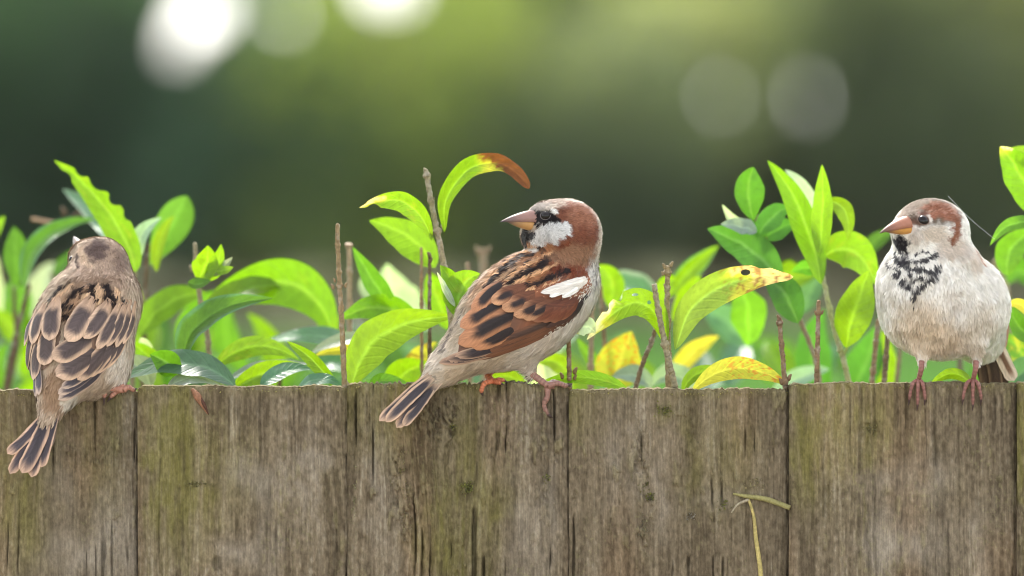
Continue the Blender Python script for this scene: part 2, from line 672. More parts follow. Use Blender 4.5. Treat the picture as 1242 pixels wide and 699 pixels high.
# x0, x1, top, depth of the left edge, depth of the right edge, algae, pale patches, dark patches, knots, roughness
BOARDS = [
    (-640, -372, 470, .000, .004, [], [], [], [], 1.0), (-372, -104, 466, .000, .004, [], [], [], [], 1.0),
    (-104, 166, 474, .0015, .0065, [(25, 600, 30, 90, .8), (120, 560, 25, 70, .35)], [(150, 660, 40, 50, .7), (90, 680, 40, 30, .5), (70, 560, 16, 60, .3)], [(100, 500, 90, 35, .75), (120, 545, 60, 14, .6), (150, 590, 14, 90, .4)], [], 1.0),
    (166, 420.5, 469, .000, .0016, [(205, 540, 20, 80, 1.1), (218, 510, 10, 35, .9), (232, 590, 26, 80, .7), (190, 600, 16, 90, .6), (280, 560, 40, 60, .35)], [(300, 575, 26, 20, .55), (318, 598, 14, 16, .5), (345, 580, 10, 20, .6), (375, 560, 14, 28, .6), (368, 600, 8, 40, .5), (285, 670, 30, 20, .5), (325, 660, 12, 60, .3), (388, 600, 5, 80, .4)], [(300, 495, 30, 12, .55), (352, 610, 3, 100, .35), (378, 640, 3, 90, .35), (398, 560, 5, 100, .3)], [(262, 684, 6)], .55),
    (420.5, 690, 466, .0004, .0026, [(567, 600, 26, 60, .5), (530, 640, 22, 60, .75), (600, 620, 20, 50, .55), (560, 690, 30, 30, .5), (470, 500, 40, 40, .25)], [(455, 580, 10, 80, .45), (640, 650, 26, 60, .5), (480, 640, 14, 60, .35), (665, 590, 10, 60, .3)], [(530, 500, 22, 26, .7), (515, 540, 12, 30, .6), (640, 500, 40, 30, .35), (680, 600, 10, 100, .4), (497, 560, 8, 30, .5)], [(548, 524, 5)], 1.7),
    (690, 957.5, 473, .0016, .0066, [(700, 500, 30, 30, .5), (806, 500, 16, 12, .6), (880, 550, 40, 60, .45), (836, 560, 10, 60, .4)], [(800, 600, 10, 50, .5), (750, 570, 14, 60, .4), (870, 610, 40, 14, .3), (776, 560, 6, 60, .4)], [(770, 560, 5, 60, .7), (776, 650, 6, 60, .6), (835, 560, 6, 80, .35), (935, 520, 18, 30, .3), (940, 660, 20, 60, .35), (820, 660, 12, 60, .3)], [], 1.25),
    (957.5, 1234.5, 465, .000, .0045, [(975, 530, 18, 60, .9), (1000, 560, 30, 60, .45), (1050, 510, 60, 40, .35), (1046, 628, 3, 80, .4)], [(1075, 590, 30, 20, .35), (1135, 585, 24, 24, .5), (1110, 660, 50, 30, .55), (1070, 670, 20, 40, .5), (1190, 670, 14, 50, .4)], [(1120, 500, 40, 16, .4), (1125, 560, 20, 16, .35), (1215, 600, 14, 120, .45), (1046, 600, 3, 100, .5), (1055, 520, 10, 12, .5)], [], .6),
    (1234.5, 1500, 463, -.0006, .0045, [(1245, 560, 10, 120, .8)], [], [], [], 1.0), (1500, 1768, 468, .000, .004, [], [], [], [], 1.0), (1768, 2036, 465, .000, .004, [], [], [], [], 1.0),
]


# curled-up surface fibres, per board: x, y, rx, ry, strength
FLAKES = {3: [(180, 640, 8, 50, .5), (400, 620, 10, 80, .4)], 4: [(484, 575, 9, 30, 1), (494, 630, 6, 45, 1), (522, 512, 26, 28, .9), (545, 500, 14, 14, .9), (560, 690, 12, 16, .7), (660, 590, 8, 60, .5), (440, 520, 10, 40, .6)],
          5: [(776, 560, 9, 45, .9), (785, 640, 9, 45, 1), (835, 540, 7, 80, .6), (748, 600, 6, 80, .6), (870, 615, 12, 8, .5)], 6: [(1055, 522, 10, 14, .8), (1010, 600, 20, 30, .4)], 2: [(110, 560, 40, 12, .6), (140, 640, 16, 60, .5)]}


def make_board(k, x0, x1, ytop, dl, dr, algae, pale, dark, knots, rough):
    vis = -60 < x1 and x0 < 1300
    nx = int((x1 - x0) / (1.15 if vis else 5)) + 1
    xs = np.linspace(x0, x1, nx)
    top = zpx(ytop)
    zlow = zpx(720)
    zs = np.concatenate([np.linspace(top, zlow, 205 if vis else 60), np.linspace(zlow, 0.03, 14)[1:]])
    nz = len(zs)
    X, Z = np.meshgrid(xs, zs, indexing='ij')
    px, z = X.ravel(), Z.ravel()
    x = (px - 621) * PX
    py = 470 + (1.5 - z) / PX
    sd_ = k * 13.7
    # slow wander of the grain, so streaks are not ruled lines; knots push the grain aside
    gx_ = px + 9 * (noise3(np.stack([px * .012, py * .006, np.full_like(px, sd_)], 1)) - .5) * 2 + 3 * (noise3(np.stack([px * .03, py * .02, np.full_like(px, sd_ + 5)], 1)) - .5)
    kn = np.zeros_like(px)
    for kx, ky, kr in knots:
        d = np.hypot(px - kx, (py - ky) * .7)
        gx_ = gx_ + np.sign(px - kx) * kr * 2.2 * np.exp(-(d / (kr * 2.2)) ** 2)
        kn = np.maximum(kn, sstep(kr * 1.3, kr * .6, d))
    g = lambda fx, fy, s: noise3(np.stack([gx_ * fx, py * fy, np.full_like(px, sd_ + s)], 1))
    broad = g(.05, .004, 1)
    mid = g(.16, .010, 2)
    fine = g(.55, .020, 3)
    fibre = g(.9, .06, 4)
    pit = fbm(np.stack([px * .30, py * .15, np.full_like(px, sd_ + 6)], 1), 3)
    crack = sstep(.80, .86, g(.26, .006, 8)) * sstep(.45, .65, g(.03, .02, 9)) * min(1, rough)
    chip = sstep(.60, .74, fbm(np.stack([gx_ * .10, py * .035, np.full_like(px, sd_ + 11)], 1), 4)) * sstep(.42, .62, g(.02, .012, 12))
    flake = np.clip(stain(px, py, FLAKES.get(k, []), sd_ + 40), 0, 1) * sstep(.44, .58, fbm(np.stack([gx_ * .30, py * .11, np.full_like(px, sd_ + 41)], 1), 3))
    relief = .0019 * flake + rough * (.0009 * (mid - .5) + .0007 * (fine - .5) + .0005 * (pit - .5)) + .0012 * (broad - .5) - rough * .0016 * crack + rough * .0013 * chip - .0012 * kn
    # worn arrises
    el, er = (px - x0), (x1 - px)
    round_ = .0013 * (np.exp(-(el / 2.2) ** 2) + np.exp(-(er / 2.2) ** 2)) + .0010 * np.exp(-((top - z) / PX / 2.5) ** 2)
    edge_nibble = .0016 * sstep(.60, .8, g(.3, .05, 15)) * (np.exp(-(er / 3) ** 2) + np.exp(-(el / 3) ** 2))
    y = dl + (dr - dl) * (px - x0) / (x1 - x0) - relief + round_ + edge_nibble
    # saw-cut top: uneven by a millimetre, fibres stand up
    tp = (fbm(np.stack([xs * .05, np.full_like(xs, sd_), np.zeros_like(xs)], 1), 3) - .5) * .0022 + (noise3(np.stack([xs * .42, np.full_like(xs, sd_ + 2), np.zeros_like(xs)], 1)) - .5) * .0011 * rough
    tp = tp - .0012 * np.exp(-((xs - x0) / 4) ** 2) - .0008 * np.exp(-((xs - x1) / 4) ** 2)
    z = z + (tp[:, None] * np.exp(-((top - Z) / .004) ** 2)).ravel()
    v = np.stack([x, y, z], 1)
    # colour
    A, B_, C_ = srgb(103, 90, 72), srgb(138, 123, 101), srgb(166, 153, 132)
    t = np.clip(.5 + .32 * (mid - .5) + .4 * (fine - .5) + .42 * (broad - .5) + .75 * (pit - .5), 0, 1)[:, None]
    c = A + (B_ - A) * sstep(.2, .7, t) + (C_ - B_) * sstep(.62, 1, t)
    c = c * (1 - .10 * sstep(.4, .7, fbm(np.stack([px * .008, py * .009, np.full_like(px, sd_ + 20)], 1), 3)))[:, None]
    warm = sstep(.5, .75, g(.02, .004, 21))[:, None]
    c = c * (1 + warm * np.array([.07, -.01, -.06]))
    pl = np.clip(stain(px, py, pale, sd_) * (.55 + .9 * g(.1, .05, 22)), 0, 1)[:, None]
    c = c + (srgb(172, 160, 144) - c) * pl * .8
    al = stain(px, py, algae, sd_ + 3) + .38 * sstep(.52, .75, g(.03, .006, 23)) * sstep(640, 480, py) + .45 * sstep(20, 0, py - ytop) * g(.04, .02, 24) * 1.2
    al = np.clip(al * (.45 + 1.1 * g(.22, .03, 25)) * (.55 + .9 * pit), 0, 1)[:, None]
    c = c + (srgb(126, 122, 56) - c) * al * .56
    dk = np.clip(stain(px, py, dark, sd_ + 7) * (.5 + g(.15, .04, 26)), 0, 1)[:, None]
    c = c * (1 - .30 * dk)
    lich = (sstep(.66, .72, fbm(np.stack([px * .35, py * .35, np.full_like(px, sd_ + 31)], 1), 2)) * sstep(.5, .7, g(.04, .02, 32)))[:, None]
    c = c + (srgb(156, 152, 104) - c) * lich * .22
    c = c + (srgb(150, 138, 104) - c) * (flake * .35)[:, None]
    c = c * (1 - .5 * crack[:, None] - .45 * kn[:, None])
    c = c + (srgb(150, 140, 100) - c) * (chip[:, None] * .35)
    c = c + (srgb(70, 58, 46) - c) * (np.exp(-(er / 3) ** 2) * .25)[:, None]
    # back and sides
    n0 = len(v)
    f = grid_faces(nx, nz)
    yb = .0165
    tn = 5
    ext_v, ext_c = [], []
    for i in range(nx):
        for q in range(1, tn + 1):
            yy = v[i * nz, 1] + (yb - v[i * nz, 1]) * q / tn
            jj = (noise3(np.array([[xs[i] * .3, q * 3.1, sd_]]))[0] - .5) * .0012 * rough
            ext_v.append((v[i * nz, 0], yy, v[i * nz, 2] + (jj if q < tn else -.0006)))
            ext_c.append(srgb(128, 118, 88) * (.8 + .4 * noise3(np.array([[xs[i] * .4, q * 2.0, sd_ + 4]]))[0]))
    top_i = lambda i, q: i * nz if q == 0 else n0 + i * tn + q - 1
    for i in range(nx - 1):
        for q in range(tn):
            f.append((top_i(i, q), top_i(i, q + 1), top_i(i + 1, q + 1), top_i(i + 1, q)))
    n1 = n0 + len(ext_v)
    bk = []
    for i in (0, nx - 1):
        for jx in range(nz):
            bk.append((v[i * nz + jx, 0], yb, v[i * nz + jx, 2] - (.0006 if jx == 0 else 0)))
    for jx in range(nz - 1):
        a, b2 = jx, jx + 1
        f.append((a, b2, n1 + b2, n1 + a))
        a, b2 = (nx - 1) * nz + jx, (nx - 1) * nz + jx + 1
        f.append((b2, a, n1 + nz + jx, n1 + nz + jx + 1))
    f.append((n1, n1 + nz - 1, n1 + nz + nz - 1, n1 + nz))
    allv = np.concatenate([v, np.array(ext_v), np.array(bk)])
    allc = np.concatenate([c, np.array(ext_c), np.tile(srgb(120, 104, 86), (len(bk), 1))])
    return mk('board', allv, f, M['wood'], fence, col=np.clip(allc, 0, 1))


BOARD_OBJ = [make_board(k, *b) for k, b in enumerate(BOARDS)]
for z in (.35, 1.32):
    v, f = [], []
    for sx in (-.62, .70):
        for yy, zz in ((.0175, z - .035), (.055, z - .025), (.055, z + .025), (.0175, z + .035)):
            v.append((sx, yy, zz))
    f = [(0, 1, 5, 4), (1, 2, 6, 5), (2, 3, 7, 6), (3, 0, 4, 7), (0, 3, 2, 1), (4, 5, 6, 7)]
    mk('rail', v, f, M['wood'], fence, col=np.tile(srgb(120, 104, 86), (8, 1)), smooth=False)


def fence_y(px, py):
    """front of the fence at photo pixel"""
    for b in BOARDS:
        if b[0] <= px <= b[1]:
            return b[3] + (b[4] - b[3]) * (px - b[0]) / (b[1] - b[0])
    return 0.0

# ------------------------------------------------------------------ sparrows
class Ell:
    """ellipsoid: centre at pixel x, y and depth Y; u = long axis (pixel direction + depth slope), radii in photo pixels (u, v, w)"""
    def __init__(s, x, y, Y, ru, rv, rw, ang=0.0, slope=0.0, k=8):
        s.c = P(x, y, Y)
        a = math.radians(ang)
        u = unit(np.array([math.cos(a), slope, math.sin(a)]))
        v = unit(np.cross(u, np.array([0, 1.0, 0])))
        s.R = np.stack([u, v, np.cross(u, v)])
        s.r = np.array([ru, rv, rw]) * PX
        s.k = k * PX

    def __call__(s, p):
        q = (p - s.c) @ s.R.T
        k0 = np.linalg.norm(q / s.r, axis=1) + 1e-9
        k1 = np.linalg.norm(q / s.r ** 2, axis=1) + 1e-9
        return k0 * (k0 - 1) / k1

    def unitdist(s, p):
        return np.linalg.norm(((p - s.c) @ s.R.T) / s.r, axis=1)


class Cone:
    def __init__(s, a, b, ra, rb, k=8):
        s.a, s.b, s.ra, s.rb, s.k = P(*a), P(*b), ra * PX, rb * PX, k * PX

    def __call__(s, p):
        ba = s.b - s.a
        h = np.clip((p - s.a) @ ba / (ba @ ba), 0, 1)
        return np.linalg.norm(p - s.a - h[:, None] * ba, axis=1) - (s.ra + (s.rb - s.ra) * h)


def sdf(prims, p):
    d = prims[0](p)
    for q in prims[1:]:
        e = q(p)
        h = np.clip(.5 + .5 * (d - e) / q.k, 0, 1)
        d = d + (e - d) * h - q.k * h * (1 - h)
    return d


def surface_net(fn, lo, hi, h):
    n = np.ceil((hi - lo) / h).astype(int) + 1
    ax = [lo[i] + h * np.arange(n[i]) for i in range(3)]
    G = np.stack(np.meshgrid(*ax, indexing='ij'), -1)
    F = fn(G.reshape(-1, 3)).reshape(n)
    S = [slice(0, -1), slice(1, None)]
    cor = {(a, b, c): F[S[a], S[b], S[c]] for a in (0, 1) for b in (0, 1) for c in (0, 1)}
    cnt = sum((v < 0).astype(int) for v in cor.values())
    act = (cnt > 0) & (cnt < 8)
    acc = np.zeros(act.shape + (3,))
    m = np.zeros(act.shape)
    for a in cor:
        for d in range(3):
            if a[d] == 0:
                b = tuple(1 if i == d else a[i] for i in range(3))
                fa, fb = cor[a], cor[b]
                cr = (fa < 0) != (fb < 0)
                t = np.where(cr, fa / np.where(cr, fa - fb, 1), 0)
                pos = np.zeros(act.shape + (3,)) + np.array(a)
                pos[..., d] += t
                acc += pos * cr[..., None]
                m += cr
    idx = -np.ones(act.shape, int)
    idx[act] = np.arange(act.sum())
    cell = np.stack(np.nonzero(act), 1)
    v = lo + h * (cell + acc[act] / m[act][:, None])
    faces = []
    N = act.shape
    for d in range(3):
        e1, e2 = [(1, 2), (2, 0), (0, 1)][d]
        A = np.take(F, range(0, n[d] - 1), axis=d)
        B = np.take(F, range(1, n[d]), axis=d)
        cr = np.argwhere((A < 0) != (B < 0))
        ok = (cr[:, e1] > 0) & (cr[:, e2] > 0) & (cr[:, e1] < N[e1]) & (cr[:, e2] < N[e2])
        cr = cr[ok]
        inside = F[tuple(cr.T)] < 0
        def at(o1, o2):
            c = cr.copy()
            c[:, e1] -= o1
            c[:, e2] -= o2
            return idx[tuple(c.T)]
        q = np.stack([at(1, 1), at(0, 1), at(0, 0), at(1, 0)], 1)
        q[~inside] = q[~inside][:, ::-1]
        faces.append(q)
    return v, np.concatenate(faces)


class Bird:
    def __init__(b, label, foot, prims, headc, billbase, bodydir, headr=48):
        b.rt = empty('sparrow', P(*foot), label, 'bird', 'house sparrows on the fence')
        b.prims = prims
        los, his = [], []
        for q in prims:
            if isinstance(q, Ell):
                R = q.r.max()
                los.append(q.c - R)
                his.append(q.c + R)
            else:
                R = max(q.ra, q.rb)
                los += [np.minimum(q.a, q.b) - R]
                his += [np.maximum(q.a, q.b) + R]
        lo, hi = np.min(los, 0) - .006, np.max(his, 0) + .006
        b.v, b.f = surface_net(b.sd, lo, hi, .0011)
        b.n = b.grad(b.v)
        b.bvh = BVHTree.FromPolygons(b.v.tolist(), b.f.tolist())
        b.headc, b.bb, b.bd, b.headr = P(*headc), P(*billbase), unit(np.array(bodydir, float)), headr * PX
        b.ops = []
        b.nofur = []
        b.fpts = []
        b.Y0 = b.v[:, 1].mean()

    def sd(b, p):
        return sdf(b.prims, p)

    def grad(b, p, e=.0004):
        g = np.stack([b.sd(p + np.eye(3)[i] * e) - b.sd(p - np.eye(3)[i] * e) for i in range(3)], 1)
        return unit(g)

    def hit(b, x, y, over=0.0):
        """point on the bird's own surface that the photo shows at x, y"""
        h = b.bvh.ray_cast(Vector(CAM), Vector(unit(ray(x, y))))
        if h[0] is None:
            h = b.bvh.find_nearest(Vector(P(x, y, b.Y0)))
        p = np.array(h[0])
        return p + over * b.grad(p[None])[0] if over else p

    # pattern of the plumage, as patches of pigment on the body
    def patch(b, x, y, rx, ry, rd, c, soft=.35, ang=0, jit=1.0, amt=1.0):
        c0 = b.hit(x, y)
        e = Ell(x, y, c0[1], rx, ry, rd, ang)
        b.ops.append(('e', e, np.array(c), soft, jit, amt))

    def stroke(b, pts, r, c, soft=.5, jit=.6, amt=1.0):
        q = np.array([b.hit(x, y) for x, y in pts])
        r = np.broadcast_to(r, (len(pts),)) * PX
        b.ops.append(('s', q, r, np.array(c), soft, jit, amt))

    def color(b, p, base, seed=0):
        j = np.stack([noise3(p * 420 + s) for s in (3.1, 19.7, 41.3)], 1) - .5
        j2 = np.stack([noise3(p * 1300 + s) for s in (7.7, 23.1, 51.9)], 1) - .5
        c = np.tile(np.array(base, float), (len(p), 1))
        for o in b.ops:
            if o[0] == 'e':
                _, e, cc, soft, jit, amt = o
                pp = p + (j * .0045 + j2 * .002) * jit
                w = 1 - sstep(1 - soft, 1 + soft * .4, e.unitdist(pp))
            else:
                _, q, r, cc, soft, jit, amt = o
                pp = p + (j * .003 + j2 * .0016) * jit
                w = np.zeros(len(p))
                for i in range(len(q) - 1):
                    ba = q[i + 1] - q[i]
                    h = np.clip((pp - q[i]) @ ba / (ba @ ba + 1e-12), 0, 1)
                    d = np.linalg.norm(pp - q[i] - h[:, None] * ba, axis=1)
                    rr = r[i] + (r[i + 1] - r[i]) * h
                    w = np.maximum(w, 1 - sstep(rr * (1 - soft), rr * (1 + soft), d))
            c = c + (cc - c) * (w * amt)[:, None]
        return c

    def flow(b, p):
        d = np.linalg.norm(p - b.headc, axis=1)
        w = 1 - sstep(b.headr * .75, b.headr * 1.35, d)
        f = unit(p - b.bb) * w[:, None] + b.bd * (1 - w)[:, None]
        return f, w

    def finish(b, base, count, length=11, lift=.22, mottling=.10, seed=1, tuft=330):
        mk('body', b.v, b.f, M['plumage'], b.rt, col=np.clip(b.color(b.v, base), 0, 1), normals=b.n)
        # small contour feathers over the whole body
        rng = np.random.default_rng(seed)
        tri = np.concatenate([b.f[:, :3], b.f[:, [0, 2, 3]]])
        A, B_, C_ = b.v[tri[:, 0]], b.v[tri[:, 1]], b.v[tri[:, 2]]
        ar = np.linalg.norm(np.cross(B_ - A, C_ - A), axis=1)
        d = np.linalg.norm((A + B_ + C_) / 3 - b.headc, axis=1)
        ar = ar * np.where(d < b.headr * 1.3, 2.0, 1.0)
        ti = rng.choice(len(tri), count, p=ar / ar.sum())
        u, w = rng.uniform(size=(2, count, 1))
        fl = (u + w) > 1
        u, w = np.where(fl, 1 - u, u), np.where(fl, 1 - w, w)
        p = A[ti] + u * (B_[ti] - A[ti]) + w * (C_[ti] - A[ti])
        keep = np.ones(count, bool)
        for c, r in b.nofur:
            keep &= np.linalg.norm(p - c, axis=1) > r
        if b.fpts:
            fp = np.concatenate(b.fpts)
            kd = __import__('mathutils').kdtree.KDTree(len(fp))
            for i, q in enumerate(fp):
                kd.insert(q, i)
            kd.balance()
            keep &= np.array([kd.find(q)[2] > .0022 for q in p])
        p = p[keep]
        n = b.grad(p)
        f, hw = b.flow(p)
        f = f + rng.normal(size=f.shape) * .16 + (np.stack([noise3(p * 300 + s_) for s_ in (5.3, 25.7, 77.1)], 1) - .5) * .9
        t = unit(f - n * (f * n).sum(1, keepdims=True))
        db = np.linalg.norm(p - b.bb, axis=1) / PX
        L = length * PX * (1 - .55 * hw) * np.clip(db / 26, .35, 1) * rng.uniform(.7, 1.3, len(p))
        L = L[:, None]
        s = np.cross(n, t)
        wd = (.00042 - .00018 * hw)[:, None] * rng.uniform(.7, 1.3, (len(p), 1))
        lf = lift * rng.uniform(.3, 1.5, (len(p), 1))
        mid = p + t * L * .5 + n * L * lf * .55
        tip = p + t * L + n * L * lf * .8
        p0 = p - n * .0003
        v = np.stack([p0 - s * wd, p0 + s * wd, mid + s * wd * .8, mid - s * wd * .8, tip], 1).reshape(-1, 3)
        k = len(p)
        o = np.arange(k) * 5
        quads = np.stack([o, o + 1, o + 2, o + 3], 1).tolist()
        tris = np.stack([o + 3, o + 2, o + 4], 1).tolist()
        cc = b.color(p + t * L * .6, base) * (1 + rng.uniform(-1, 1, (k, 1)) * (mottling + .16 * hw[:, None])) * (1 + (.20 * (1 - .5 * hw) * (fbm(p * 360 + 9, 2) - .5) * 2))[:, None]
        c5 = np.repeat(cc[:, None], 5, 1)
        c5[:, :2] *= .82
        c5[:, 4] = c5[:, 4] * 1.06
        tn = np.stack([fbm(p * (tuft, tuft, tuft) + s_, 2) for s_ in (2.3, 31.7, 67.1)], 1) - .5
        nn = np.repeat((unit(n + t * .15 + tn * 1.5 * (1 - .4 * hw)[:, None] + rng.normal(size=n.shape) * .12))[:, None], 5, 1).reshape(-1, 3)
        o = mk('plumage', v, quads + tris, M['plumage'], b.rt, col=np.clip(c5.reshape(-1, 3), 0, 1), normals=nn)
        o['kind'] = 'stuff'

    def feather(b, name, parent, path, W, style, lift=.6, depth=None, tilt=(0, 0), bend=0.0, round_=.72, root_=7):
        """one feather; path = pixels from base to tip, laid on the body, or at the given depths (base, tip)"""
        m, n = 22, 13
        px = resample(np.array([(x, y, 0) for x, y in path], float), m)[:, :2]
        vv = np.linspace(0, 1, m)
        if depth is None:
            c = np.array([b.hit(x, y) for x, y in px])
            for _ in range(2):
                c[1:-1] = (c[:-2] + 2 * c[1:-1] + c[2:]) / 4
            nr = b.grad(c)
        else:
            dp = np.interp(vv, np.linspace(0, 1, len(depth)), depth)
            c = np.array([P(x, y, q) for (x, y), q in zip(px, dp)])
            nr = np.tile(unit(np.array([tilt[0], -1.0, tilt[1]])), (m, 1))
        t = unit(np.gradient(c, axis=0))
        nr = unit(nr - t * (nr * t).sum(1, keepdims=True))
        side = np.cross(nr, t)
        w = np.where(vv < round_, .55 + .45 * sstep(0, .45, vv), 1.0) * np.sqrt(np.clip(1 - np.clip((vv - round_) / (1 - round_), 0, 1) ** 2.2, 0, 1))
        w = np.maximum(w, .02) * W * PX / 2
        u = np.linspace(-1, 1, n)
        pts = c[:, None] + side[:, None] * (u[None, :, None] * w[:, None, None])
        cam_ = .10 * (1 - u ** 2)[None, :, None] * w[:, None, None]
        if depth is None:
            flat = pts.reshape(-1, 3)
            for _ in range(2):
                flat = flat - b.grad(flat) * b.sd(flat)[:, None]
            pts = flat.reshape(m, n, 3)
            nn = b.grad(flat).reshape(m, n, 3)
        else:
            nn = np.repeat(nr[:, None], n, 1)
        lf = lift * .001 * (.10 + .95 * sstep(0, .6, vv))[:, None, None]
        pts = pts + nn * (lf + cam_)
        # split barbs at the rim: slight raggedness
        rg = (noise3(np.stack([vv[:, None] * 14 + 0 * u, u[None] * .5 + 0 * vv[:, None], np.full((m, n), hash_of(path))], -1).reshape(-1, 3)).reshape(m, n) - .5)
        pts = pts + side[:, None] * (rg * np.abs(u)[None] ** 6)[:, :, None] * .0006
        U, V = np.meshgrid(u, vv)
        U, V = U, V
        nz = noise3(np.stack([U.ravel() * 3, V.ravel() * 5, np.full(U.size, hash_of(path))], 1)) - .5
        col = style(U.ravel(), V.ravel(), nz) * (1 + .12 * (noise3(np.array([[hash_of(path), 1.1, 2.2]]))[0] - .5))
        col = col * (1 + .42 * (noise3(np.stack([U.ravel() * 6.5, V.ravel() * 1.6, np.full(U.size, hash_of(path) + 3)], 1)) - .5))[:, None]
        flat = pts.reshape(-1, 3)
        nsm = unit(nn.reshape(-1, 3) + (side[:, None] * (u[None, :, None] * .22)).reshape(-1, 3))
        o = mk(name, flat, grid_faces(m, n), M['feather'], parent, col=np.clip(col, 0, 1), uv=np.stack([U.ravel(), V.ravel()], 1), normals=nsm)
        if depth is None:
            b.fpts.append(flat.reshape(m, n, 3)[root_:-1, 1:-1].reshape(-1, 3))
        return o


def hash_of(path):
    return (sum(a * 3.7 + c * 1.3 for a, c in path)) % 97.0


def dark_core(dark, edge, a=.62, v0=.0, v1=.84, soft=.16, base=None, skew=0.0, fade=.12, ev=(0, .55)):
    """feather with a dark centre and a pale rim"""
    dark, edge = np.array(dark), np.array(edge)
    base_ = edge if base is None else np.array(base)

    def f(u, v, nz):
        k = .22 * (abs(nz[0]) * 40 % 1 - .5)
        aa = np.abs(u - skew - k) + nz * .22
        w = (1 - sstep(a - soft, a + soft, aa)) * (1 - sstep(v1 - fade, v1 + fade, v + nz * .08 + .10 * aa)) * sstep(v0 - .08, v0 + .08, v + nz * .08)
        c = edge + (base_ - edge) * (1 - sstep(ev[0], ev[1], v + nz * .15))[:, None]
        c = c * (1 + .25 * nz)[:, None]
        return c + (dark * (.85 + .5 * sstep(.1, .9, v))[:, None] * (1 + .3 * nz)[:, None] - c) * w[:, None]
    return f


def plain(c, c2=None, v=.5):
    c = np.array(c)
    c2 = c if c2 is None else np.array(c2)
    return lambda u, vv, nz: (c + (c2 - c) * sstep(v - .15, v + .15, vv + nz * .2)[:, None]) * (1 + .35 * nz)[:, None]


def bill(b, base, tip, hu, hl, w, up, cu, cl, ctip, gape=0.0):
    """upper and lower half of a stout conical bill; base, tip = points; hu, hl half heights, w half width (pixels)"""
    base, tip, up = np.array(base), np.array(tip), unit(np.array(up, float))
    ax = tip - base
    Ln = np.linalg.norm(ax)
    ax = ax / Ln
    up = unit(up - ax * (up @ ax))
    sd = np.cross(ax, up)
    for nm, sg, h in (('upper_bill', 1, hu), ('lower_bill', -1, hl)):
        m, n = 14, 11
        v, c = [], []
        for i in range(m):
            t = i / (m - 1)
            L = Ln * (1.0 if sg > 0 else .88)
            prof = (1 - t ** 1.5) ** .95 if sg > 0 else (1 - t ** 1.7) ** .8
            droop = (-.05 * t ** 2.0 * Ln) if sg > 0 else (-gape * t * Ln + .02 * t * Ln)
            ce = base + ax * (L * t) + up * droop
            for j in range(n):
                a = math.pi * j / (n - 1)
                v.append(ce + sd * (w * PX * prof * math.cos(a) ** 1 * (1 if sg > 0 else .86)) + up * (sg * h * PX * prof * math.sin(a) ** .8) + up * (-.0001 * sg))
                q = cu if sg > 0 else cl
                c.append(np.array(q) + (np.array(ctip) - np.array(q)) * sstep(.25, 1, t))
            # close across the inner face
        f = grid_faces(m, n)
        f += [(i * n, (i + 1) * n, (i + 1) * n + n - 1, i * n + n - 1) for i in range(m - 1)]
        f.append(tuple(range(n)))
        mk(nm, v, f, M['bill'], b.rt, col=np.clip(c, 0, 1))
    b.nofur.append((base - ax * .0006, max(hu, w) * PX * .75))


def eye(b, x, y, r, ring):
    p = b.hit(x, y)
    n = b.grad(p[None])[0]
    c = p - n * r * PX * .45
    v, f = ball(c, r * PX, 12, 16)
    o = mk('eye', v, f, M['eye'], b.rt)
    # bare rim of the eyelid
    s = unit(np.cross(n, [0, 0, 1.0]))
    q = np.cross(n, s)
    a = np.linspace(0, 2 * math.pi, 21)[:-1]
    loop = np.array([c + n * r * PX * .42 + (s * math.cos(t) + q * math.sin(t) * .92) * r * PX * .97 for t in a])
    vv, ff = [], []
    for i in range(20):
        d = unit(loop[i] - c)
        for k in range(6):
            g = 2 * math.pi * k / 6
            vv.append(loop[i] + (d * math.cos(g) + n * math.sin(g)) * r * PX * .10)
    for i in range(20):
        for k in range(6):
            ff.append((i * 6 + k, i * 6 + (k + 1) % 6, ((i + 1) % 20) * 6 + (k + 1) % 6, ((i + 1) % 20) * 6 + k))
    mk('eyelid', vv, ff, M['bill'], o, col=np.tile(ring, (len(vv), 1)))
    b.nofur.append((p, r * PX * 1.25))


LEG = srgb(178, 134, 118)
LEGD = srgb(124, 84, 76)
CLAW = srgb(70, 54, 50)


def leg(b, tarsus, toes, r=4.0, c0=LEG, c1=LEGD):
    """tarsus and toes as points (x, y, depth); each toe ends in a curved claw"""
    pts, rad = resample([P(*q) for q in tarsus], 14, np.linspace(r * 1.15, r * .92, len(tarsus)) * PX)
    rad = rad * (1 + .07 * np.sin(np.arange(14) * 2.2))
    v, f = tube(pts, rad, 9)
    cc = np.array([(c0 + (c1 - c0) * .3) * (1 - .25 * (i // 9 % 2)) for i in range(len(v))])
    lg = mk('leg', v, f, M['skin'], b.rt, col=cc)
    for q in toes:
        q3 = [P(*a) for a in q]
        k = 20
        pts, rad = resample(q3, k, np.interp(np.linspace(0, 1, len(q)), [0, .72, .8, 1], [r * .9, r * .62, r * .45, r * .12]) * PX)
        s = np.linspace(0, 1, k)
        rad = rad * (1 + .10 * np.sin(s * 2 * math.pi * 3.5) * (s < .75))
        v, f = tube(pts, rad, 8)
        t = np.repeat(s, 8)[:, None]
        cc = (c0 + (c1 - c0) * (.2 + .5 * (noise3(v * 900))[:, None])) * (1 - .34 * sstep(.35, .95, np.sin(t * 2 * math.pi * 9)))
        cc = cc + (CLAW - cc) * sstep(.70, .80, t)
        mk('toe', v, f, M['skin'], lg, col=cc)


def smear_thigh(b, x0, y0, x1, y1, Y):
    pass


